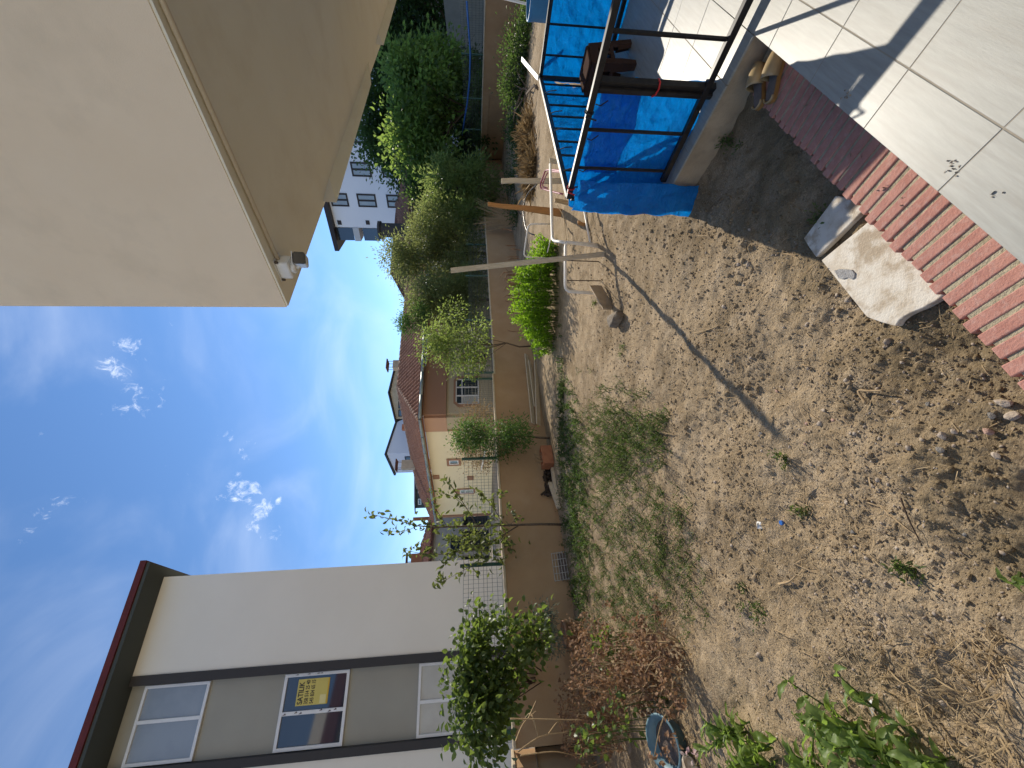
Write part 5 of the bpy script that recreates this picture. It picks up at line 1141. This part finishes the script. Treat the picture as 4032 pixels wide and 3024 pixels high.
br_([(1760, 2075, 0), (1720, 2010, .1), (1690, 1975, .2)], .007); br_([(1640, 2070, .1), (1600, 2090, 0), (1540, 2092, 0), (1515, 2100, 0)], .006)
br_([(1800, 2170, -.2), (1740, 2230, -.3), (1720, 2290, -.3)], .007); br_([(1900, 2150, -.2), (1880, 2210, -.35), (1780, 2270, -.4), (1700, 2310, -.45)], .008); br_([(1700, 2180, -.2), (1650, 2140, -.1), (1600, 2190, -.2)], .006)
br_([(1990, 2100, -.1), (2010, 2170, -.3), (1960, 2200, -.4), (1920, 2190, -.4)], .007); br_([(2010, 2068, 0), (2030, 2030, -.2), (2000, 1990, -.3)], .006); br_([(1850, 2100, -.05), (1810, 2120, .2), (1770, 2110, .3)], .008); br_([(1900, 2075, 0), (1870, 2110, .2), (1840, 2150, .3), (1800, 2180, .4)], .008)
bmm = MB(); P, Dd = [], []
for p, r in brs:
    k = len(p); bmm.tube(p, [r * (1 - .8 * i / (k - 1)) for i in range(k)], 5)
    L_ = sum(np.linalg.norm(p[i + 1] - p[i]) for i in range(k - 1))
    for j in range(int(L_ * 21) + 4):
        i = rng.integers(k // 5, k - 1); t = rng.random(); d = norm(p[i + 1] - p[i]); P.append(p[i] + (p[i + 1] - p[i]) * t + rng.normal(size=3) * .03); Dd.append(d * .5 + rng.normal(size=3) * .8 + V3(0, 0, -.15))
for i in range(70):
    t = rng.uniform(3.2, 7); i0 = int(t) if t < 7 else 6; P.append(trk[i0] + (trk[i0 + 1] - trk[i0]) * (t - i0) + rng.normal(size=3) * .05); Dd.append(rng.normal(size=3) + V3(0, 0, .3))
for i in range(360):   # dense middle
    P.append(at(rng.normal(1860, 75), rng.normal(2120, 55), Ya + rng.normal() * .3)); Dd.append(rng.normal(size=3) + V3(0, 0, -.2))
bmm.build('branches', 'bark', apl, True)
P, Dd = np.array(P), np.array(Dd); pick = np.argsort(-rng.random(len(P))); a_, b_2 = pick[:300], pick[300:]
leaf_parts(apl, 'leaf_apple', P[a_], Dd[a_], jit(300, .125), jit(300, .068))
if len(b_2): leaf_cloud('leaves', 'leaf_apple', apl, P[b_2], Dd[b_2], jit(len(b_2), .12), jit(len(b_2), .065), T_NEAR)
# lilac bush on the left
lb = og(2240, 2700); lb[2] = 0; li = thing('lilac_bush', 'large glossy heart-leaved bush against the apartment block behind the dried bush', 'bush', lb)
Pl_, Dl_, ce = clump_points([ell(1900, 2470, 5.7, 75, 60, .4), ell(1850, 2570, 5.5, 75, 75, .45), ell(1830, 2690, 5.3, 70, 90, .5), ell(1850, 2820, 5.0, 75, 85, .5), ell(1900, 2900, 4.8, 70, 60, .4), ell(2000, 2480, 5.6, 85, 60, .4), ell(2040, 2570, 5.5, 110, 70, .4), ell(1960, 2680, 5.3, 90, 90, .45), ell(1970, 2800, 5.1, 80, 60, .4), ell(2110, 2500, 5.6, 60, 50, .3)], 250, 12, .19, shell=.3)
tr, br = limbs(lb, at(1900, 2660, 5.3), ce, .03, 40); tr.build('trunk', 'bark', li, True); br.build('branches', 'bark', li, True)
order = np.argsort(Pl_[:, 1] + rng.normal(size=len(Pl_)) * .15)
sel = order[:300]; rest = order[300:]
leaf_parts(li, 'leaf_lilac', Pl_[sel], Dl_[sel] + np.array([0, 0, -.4]), jit(300, .10), jit(300, .085)); leaf_cloud('leaves', 'leaf_lilac', li, Pl_[rest], Dl_[rest] + np.array([0, 0, -.4]), jit(len(rest), .085), jit(len(rest), .075), T_NEAR)
gs = thing('grey_herb', 'small grey green feathery herb at the foot of the glossy bush', 'herb', og(2230, 2440)); gP, gD, _ = clump_points([ell(2130, 2440, 6.2, 50, 55, .25), ell(2170, 2520, 6.0, 45, 40, .25)], 40, 40, .1); leaf_cloud('leaves', 'leaf_grey', gs, gP, gD, jit(len(gP), .05), jit(len(gP), .012))
# dried brown bush: arching stems with curled leaf heads
db = thing('dried_bush', 'dried brown bush with withered curled leaves filling the left corner of the yard', 'bush', og(2560, 2760)); mb = MB(); P, Dd = [], []
for k in range(190):
    px, py = rng.uniform(2330, 2700), rng.uniform(2500, 2990); q = og(px, py)
    if px > 2500 and py > 2740: continue
    if q[1] > 6.2: q[1] = 6.2
    h = rng.uniform(.2, .78) * (1.0 if px < 2600 else .55) * (.75 if px < 2420 else 1); tip = q + V3(rng.normal() * .18 - .05 + .12, rng.normal() * .15, h)
    c_ = curve([q - Z3 * .03, q + (tip - q) * .5 + V3(rng.normal() * .06, 0, .05), tip], 4); mb.tube(c_, [.008 * (1 - .7 * i / (len(c_) - 1)) for i in range(len(c_))], 5, False)
    for hd in range(rng.integers(2, 5)):
        hc = q + (tip - q) * (1 - .22 * hd * rng.uniform(.6, 1.2)) + rng.normal(size=3) * .05 * (hd > 0)
        for j in range(rng.integers(5, 15)): P.append(hc + rng.normal(size=3) * .026); Dd.append(rng.normal(size=3) + V3(0, 0, -.2))
    for j in range(7): P.append(q + (tip - q) * rng.uniform(0, .9) + rng.normal(size=3) * .05); Dd.append(rng.normal(size=3) + V3(0, 0, -.6))
mb.build('stem', 'twig', db, kind='stuff'); P, Dd = np.array(P), np.array(Dd); n = len(P); leaf_cloud('leaves', 'leaf_dead', db, P, Dd, jit(n, .042), jit(n, .034), T_NEAR)
lone = MB()
for pts in ([(2030, 2920), (2060, 2850), (2110, 2800)], [(2040, 2960), (2130, 2900), (2240, 2880), (2260, 2860)], [(2080, 2830), (2110, 2760)], [(2120, 2900), (2090, 2810), (2060, 2840)], [(2160, 2890), (2200, 2840), (2220, 2870)], [(2010, 2830), (2290, 2835)], [(2050, 2975), (2180, 2960), (2260, 2975)]):
    c_ = curve([at(x, y, 4.0 + .15 * i) for i, (x, y) in enumerate(pts)], 5); lone.tube(c_, [.008 * (1 - .6 * i / (len(c_) - 1)) for i in range(len(c_))], 5)
tag(lone.build('bare_branches', 'twig'), 'bare pale branches sticking up in front of the side wall corner', 'branches')
gq = thing('green_mallow', 'round-leaved green plant growing through the dried bush beside the basin', 'plant', og(2520, 2900)); gP, gD, ce = clump_points([ell(2330, 2920, 3.6, 45, 65, .2), ell(2440, 2800, 3.5, 40, 50, .2), ell(2380, 2560, 4.4, 60, 50, .3)], 26, 9, .1, .5)
leaf_parts(gq, 'leaf_lilac', gP, gD, jit(len(gP), .06), jit(len(gP), .055)); mb = MB()
for c_ in ce: mb.tube([V3(c_[0], c_[1], gz(c_[0], c_[1])), c_ * .5 + V3(c_[0], c_[1], 0) * .5 + V3(.03, 0, 0), c_], [.005, .004, .003], 4, False)
mb.build('stem', 'leaf_weed', gq, kind='stuff')
# docks: long wavy leaves near the camera, each leaf a part
def dock_mesh(k):
    n = 11; vs = []; fs = []; cur = rng.uniform(.2, .9); tw = rng.uniform(-.6, .6)
    for i in range(n):
        t = i / (n - 1); w = .5 * (math.sin(math.pi * min(1, t * 1.02 + .015)) ** .75) * (1 - .25 * t); z = .28 * math.sin(t * 2.2) - cur * .5 * t * t
        for j, a in enumerate((-1, -.5, 0, .5, 1)): vs.append((a * w + tw * .15 * t * t, t * (1 - .18 * cur * t), z + abs(a) * .10 * (1 - t) + .035 * math.sin(t * 17 + a * 2 + k) * abs(a)))
    for i in range(n - 1):
        for j in range(4): fs.append((i * 5 + j, i * 5 + j + 1, (i + 1) * 5 + j + 1, (i + 1) * 5 + j))
    return mesh_np('leaf', vs, fs, 'leaf_dock', True)
dmesh = [dock_mesh(k) for k in range(6)]
def dock(label, px, py, nst, hgt, nl, size, spread=.22):
    q = og(px, py); t = thing('dock_plant', label, 'plant', q, None); mb = MB(); k = 0
    for s in range(nst):
        a0_ = rng.uniform(0, 6.28); b = q + V3(math.cos(a0_), math.sin(a0_), 0) * rng.uniform(0, spread * .6); tip = b + V3(rng.normal() * spread * .5, rng.normal() * spread * .5, hgt * rng.uniform(.6, 1.1))
        c_ = curve([b - Z3 * .02, (b + tip) / 2 + rng.normal(size=3) * .02, tip], 5); mb.tube(c_, [.006 * (1 - .6 * i / (len(c_) - 1)) for i in range(len(c_))], 6, False)
        for j in range(nl):
            tt_ = (j + rng.random()) / nl; i = min(int((.1 + .9 * tt_) * (len(c_) - 1)), len(c_) - 1); p = c_[i]; a = rng.uniform(0, 6.28); d = norm(V3(math.cos(a), math.sin(a), rng.uniform(.2, .9))); L_ = size * rng.uniform(.6, 1.15) * (1.15 - .45 * tt_); w_ = L_ * rng.uniform(.28, .4)
            s_ = norm(np.cross(d, Z3 + rng.normal(size=3) * .25)); n_ = np.cross(s_, d); mm = Matrix((Vector(s_ * w_), Vector(d * L_), Vector(n_ * L_))).transposed().to_4x4(); mm.translation = Vector(p); link('leaf', dmesh[rng.integers(6)], t, mm)
    mb.build('stem', 'leaf_weed', t, kind='stuff'); return t
dock('dock plant with long curling leaves beside the pale flowers', 2930, 2880, 5, .27, 9, .16)
dock('dense tall dock plant with long wavy leaves at the left edge, below the blue basin', 3060, 2960, 6, .30, 9, .17, .3)
dock('dock plant with broad shining leaves next to the white paper scrap', 3440, 2920, 5, .24, 8, .16)
dock('broad dock plant with drooping leaves between the two tall docks', 3250, 2990, 5, .26, 9, .17, .28)
dock('dock plant with upright leaves just above the broad shining one', 3560, 3010, 5, .28, 8, .17, .26)
dock('low dock plant half in the dry grass at the corner of the photo', 3720, 2960, 5, .17, 7, .13)
dock('small dock plant close to the lens at the lower edge of the soil', 4000, 2240, 1, .07, 4, .09, .05)
dock('small bright dock tuft growing out of the dried bush', 2630, 2750, 3, .09, 5, .10, .1)
# ------------------------------------------------------------------ ground cover
def scatter(fn, n, pix=None):
    out = []
    for k in range(n): out.append(fn())
    return np.array(out)
def wpoly(n, px0, px1, py0, py1):
    px, py = rng.uniform(px0, px1, n), rng.uniform(py0, py1, n); return px, py
def ground_pts(px, py):
    out = np.array([on(a, b, 0.0) for a, b in zip(px, py)]); out[:, 2] = ground_z(out[:, 0], out[:, 1]); return out
def patch(cx, cy, sx, sy, n): return rng.normal(cx, sx, n), rng.normal(cy, sy, n)
def weeds(name, label, patches, m, L, Wd, hgt, per=26, rad=.10):
    P, Dd, S = [], [], MB()
    for cx, cy, sx, sy, n in patches:
        px, py = patch(cx, cy, sx, sy, n); px = np.maximum(px, 2215)
        for q in ground_pts(px, py):
            if np.dot(q - wq(0), WN) < .12: continue
            k = int(per * rng.uniform(.5, 1.5)); h = hgt * rng.uniform(.5, 1.4)
            for s in range(3):
                a = rng.uniform(0, 6.28); tip = q + V3(math.cos(a) * rad, math.sin(a) * rad, h); S.tube([q, tip], [.003, .0015], 3, False)
                for i in range(k // 3): t = rng.uniform(.1, 1); P.append(q + (tip - q) * t + rng.normal(size=3) * .014); Dd.append(rng.normal(size=3) + V3(0, 0, .5))
    t = thing(name, label, 'weeds', P[0]); S.build('stem', 'leaf_weed', t, kind='stuff'); P, Dd = np.array(P), np.array(Dd); n = len(P)
    o = leaf_cloud('leaves', m, t, P, Dd, jit(n, L), jit(n, Wd)); return t
weeds('weed_clump', 'large green clump of creeping weeds in the middle of the yard', [(2330, 1700, 55, 90, 60), (2400, 1780, 75, 95, 130), (2470, 1770, 65, 75, 95), (2350, 1850, 60, 70, 70), (2520, 1690, 60, 60, 45), (2420, 1640, 70, 60, 40), (2580, 1740, 40, 60, 25)], 'leaf_weed', .028, .008, .11)
weeds('weed_clump', 'sparse green weeds spread before the white crate and the left wall', [(2420, 2050, 110, 150, 130), (2520, 2230, 100, 130, 110), (2400, 2330, 85, 110, 110), (2330, 2120, 60, 170, 120), (2590, 2060, 80, 100, 55), (2490, 2430, 80, 80, 55), (2640, 2250, 90, 110, 40)], 'leaf_weed', .024, .008, .075)
weeds('weed_clump', 'low dark green weeds along the foot of the back wall', [(2265, 1900, 26, 140, 110), (2290, 2150, 28, 130, 110), (2240, 1800, 20, 80, 60), (2225, 1650, 18, 70, 40), (2180, 1560, 22, 90, 45), (2290, 2380, 20, 60, 30)], 'leaf_dark', .04, .018, .10)
weeds('weed_clump', 'few tiny isolated weed tufts on the bare soil', [(3185, 2015, 10, 8, 3), (3110, 1815, 9, 12, 2), (2450, 1380, 10, 12, 3), (3290, 860, 12, 10, 3), (2350, 1195, 8, 8, 3), (3620, 2250, 14, 14, 3), (2990, 2370, 40, 40, 5), (2875, 575, 25, 25, 4)], 'leaf_weed', .025, .009, .04, 30, .04)
def strips(name, m, pts, L, w, lift, flat=.25):
    n = len(pts); a = rng.uniform(0, 6.28, n); D_ = np.stack([np.cos(a), np.sin(a), np.abs(rng.normal(0, flat, n))], -1); D_ = unit(D_); S = unit(np.cross(D_, [0, 0, 1])); bend = rng.normal(size=n)[:, None] * .22
    L = (L * rng.lognormal(0, .45, n))[:, None]; w = (w * rng.uniform(.6, 1.4, n))[:, None]; p0 = pts + np.array([0, 0, lift]); p1 = p0 + D_ * L * .5 + S * bend * L * .5 + np.array([0, 0, .004]); p2 = p0 + D_ * L + S * bend * L * 1.2
    U = np.array([0, 0, 1.0]) * w
    v = np.stack([p0 - S * w, p0 + S * w + U * 0, p1 - S * w, p1 + U, p2, p1 + S * w], 1).reshape(-1, 3)
    f = (np.array([(0, 3, 2), (0, 1, 3), (1, 5, 3), (2, 3, 4), (3, 5, 4)])[None] + (np.arange(n) * 6)[:, None, None]).reshape(-1, 3)
    o = link(name, mesh_fast(name, v, f, m)); o['kind'] = 'stuff'; return o
def pick_pts(boxes):
    P = []
    for px0, px1, py0, py1, n in boxes: P.append(ground_pts(*wpoly(n, px0, px1, py0, py1)))
    P = np.vstack(P); b = P[:, 0] * B2[0] + P[:, 1] * B2[1]; keep = (b > .90) & (np.array([np.dot(p - wq(0), WN) for p in P]) > .05)
    inland = (P[:, 0] - L1[0]) * 1.0 > -.02; inl = np.array([clip_in(p) for p in P]); return P[keep & ~inl]
def clip_in(p):
    q = p[:2]
    for i in range(4):
        a, b = land_poly[i], land_poly[(i + 1) % 4]; d = b - a
        if d[0] * (q[1] - a[1]) - d[1] * (q[0] - a[0]) < 0: return False
    return True
strips('straw', 'straw', pick_pts([(2230, 2700, 1500, 2500, 1500), (2600, 3500, 1900, 3024, 1300), (2600, 3300, 1900, 2600, 900), (2500, 4032, 900, 1900, 160), (2400, 2900, 2300, 3024, 1500), (2150, 2500, 620, 1400, 350)]), .038, .0011, .006)
strips('straw', 'leaf_tan', pick_pts([(2300, 2750, 2380, 3000, 1300), (3500, 4032, 2500, 3024, 350), (2240, 2600, 1950, 2500, 700)]), .05, .003, .008, .5)
strips('dry_grass', 'straw', pick_pts([(3000, 4032, 2450, 3024, 650), (2130, 2240, 500, 760, 900), (2380, 2750, 2400, 2950, 900)]), .06, .0008, .01, .9)
strips('dry_grass', 'straw', pick_pts([(2290, 2600, 1560, 1980, 1300), (2280, 2700, 1950, 2500, 2200)]), .06, .0015, .02, .7)
strips('twigs', 'twig', pick_pts([(2400, 3500, 900, 3000, 220)]), .09, .0028, .008, .1)
# gravel and clods, smaller ones as one mass
IC_V = None
def ico():
    t = (1 + 5 ** .5) / 2; v = np.array([(-1, t, 0), (1, t, 0), (-1, -t, 0), (1, -t, 0), (0, -1, t), (0, 1, t), (0, -1, -t), (0, 1, -t), (t, 0, -1), (t, 0, 1), (-t, 0, -1), (-t, 0, 1)]) / math.sqrt(1 + t * t)
    f = np.array([(0, 11, 5), (0, 5, 1), (0, 1, 7), (0, 7, 10), (0, 10, 11), (1, 5, 9), (5, 11, 4), (11, 10, 2), (10, 7, 6), (7, 1, 8), (3, 9, 4), (3, 4, 2), (3, 2, 6), (3, 6, 8), (3, 8, 9), (4, 9, 5), (2, 4, 11), (6, 2, 10), (8, 6, 7), (9, 8, 1)]); return v, f
def pebbles(name, m, pts, r, sunk=.25):
    v0, f0 = ico(); n = len(pts); r = (r * rng.lognormal(0, .5, n)); sc = rng.uniform(.6, 1.25, (n, 3)) * np.array([1, 1, .75]); q = unit(rng.normal(size=(n, 4))); w, x, y, z = q.T
    Rm = np.stack([1 - 2 * (y * y + z * z), 2 * (x * y - z * w), 2 * (x * z + y * w), 2 * (x * y + z * w), 1 - 2 * (x * x + z * z), 2 * (y * z - x * w), 2 * (x * z - y * w), 2 * (y * z + x * w), 1 - 2 * (x * x + y * y)], -1).reshape(n, 3, 3)
    v = v0[None] * rng.uniform(.72, 1.2, (n, 12, 1)) * sc[:, None, :]; v = np.einsum('nij,nkj->nki', Rm, v) * r[:, None, None] + pts[:, None, :] + np.array([0, 0, 1.0]) * (r * (1 - 2 * sunk) * .5)[:, None, None]
    f = (f0[None] + (np.arange(n) * 12)[:, None, None]).reshape(-1, 3); o = link(name, mesh_fast(name, v.reshape(-1, 3), f, m)); o['kind'] = 'stuff'; return o
pebbles('gravel', 'gravel', pick_pts([(2400, 3500, 900, 3024, 3200), (3300, 4032, 1200, 3024, 800), (2250, 2700, 950, 2400, 1500)]), .0036)
pebbles('soil_clods', 'soil', pick_pts([(2350, 3000, 750, 2400, 5200), (2250, 2500, 900, 2300, 3000)]), .0065, .5)
pebbles('soil_clods', 'soil', pick_pts([(2350, 3500, 750, 3024, 5500), (3250, 4032, 1100, 2700, 3000), (2750, 3300, 600, 1000, 900)]), .0038, .4)
pebbles('gravel', 'stone', pick_pts([(2350, 3600, 900, 3024, 500)]), .005)
# stones big enough to pick up
GS = 'loose stones on the bare soil'
UL = {(2475, 1440): 'largest whitish stone by the weeds between the rock and the weed clump', (3955, 1585): 'biggest pale stone lying right below the end of the brick edging', (3705, 1963): 'pinkish stone with pits, alone on the damp soil away from the bricks', (3990, 1640): 'pale stone cut by the edge of the photo below the bricks', (3895, 1698): 'pinkish oval stone in the row of stones below the bricks', (3245, 1615): 'pale stone lying nearest the tip of the long stake shadow', (2400, 1118): 'whitish stone against the standing grey plank', (3925, 1795): 'round pale stone farther from the bricks than the stones below them', (3700, 1770): 'round grey stone in the crumbly patch below the bricks', (3335, 1978): 'pale squarish stone between the two weed tufts', (3360, 2095): 'dark grey oblong stone on the open soil', (2997, 1705): 'grey stone touching a smaller pale one on the bare soil', (2990, 1715): 'smaller pale stone touching a grey one on the bare soil'}
SP = [(3245, 1615, .019, 0), (3178, 1668, .018, 1), (3282, 1655, .017, 1), (3110, 1760, .016, 0), (2997, 1705, .017, 2), (2990, 1715, .014, 0), (3172, 1748, .013, 1), (3335, 1978, .019, 0), (3437, 1910, .019, 0), (3705, 1963, .026, 1), (3925, 1795, .022, 0), (3700, 1770, .021, 2), (3712, 1715, .026, 0), (3895, 1698, .023, 1), (3955, 1585, .032, 0), (3908, 1635, .022, 2), (3990, 1640, .03, 0), (3520, 1650, .017, 2), (3385, 1648, .012, 0), (3360, 2095, .018, 2), (3290, 2130, .014, 2), (3350, 2170, .014, 0), (2475, 1440, .030, 0), (2720, 1370, .022, 2), (2510, 1425, .025, 0), (2720, 1690, .018, 0), (2765, 1735, .018, 0), (2770, 1755, .017, 0), (3640, 2070, .012, 0), (3555, 2110, .011, 0), (2525, 1180, .022, 0), (2440, 1100, .02, 0), (2400, 1118, .026, 0), (2490, 1135, .018, 0), (2870, 1430, .014, 0), (3220, 2560, .016, 0), (3270, 2590, .017, 1), (3340, 2735, .015, 1), (3390, 2735, .018, 0), (3920, 2560, .018, 1), (3060, 1540, .017, 1), (2615, 1850, .014, 0), (3800, 2105, .014, 2), (3655, 1590, .014, 2), (3760, 1700, .016, 0)]
for px, py, r, c in SP:
    q = og(px, py); ra_ = (px, py)
    rock('stone', ['pale loose stone lying on the bare soil', 'pinkish loose stone lying on the bare soil', 'grey loose stone lying on the bare soil'][c], 'stone', q + Z3 * r * .15, r * .72, ['stone', 'pink_stone', 'grey_stone'][c], (1.15, .85, .7), 2)['group'] = GS
    if ra_ in UL: COL.objects[-1]['label'] = UL[ra_]
bpy.context.view_layer.update()
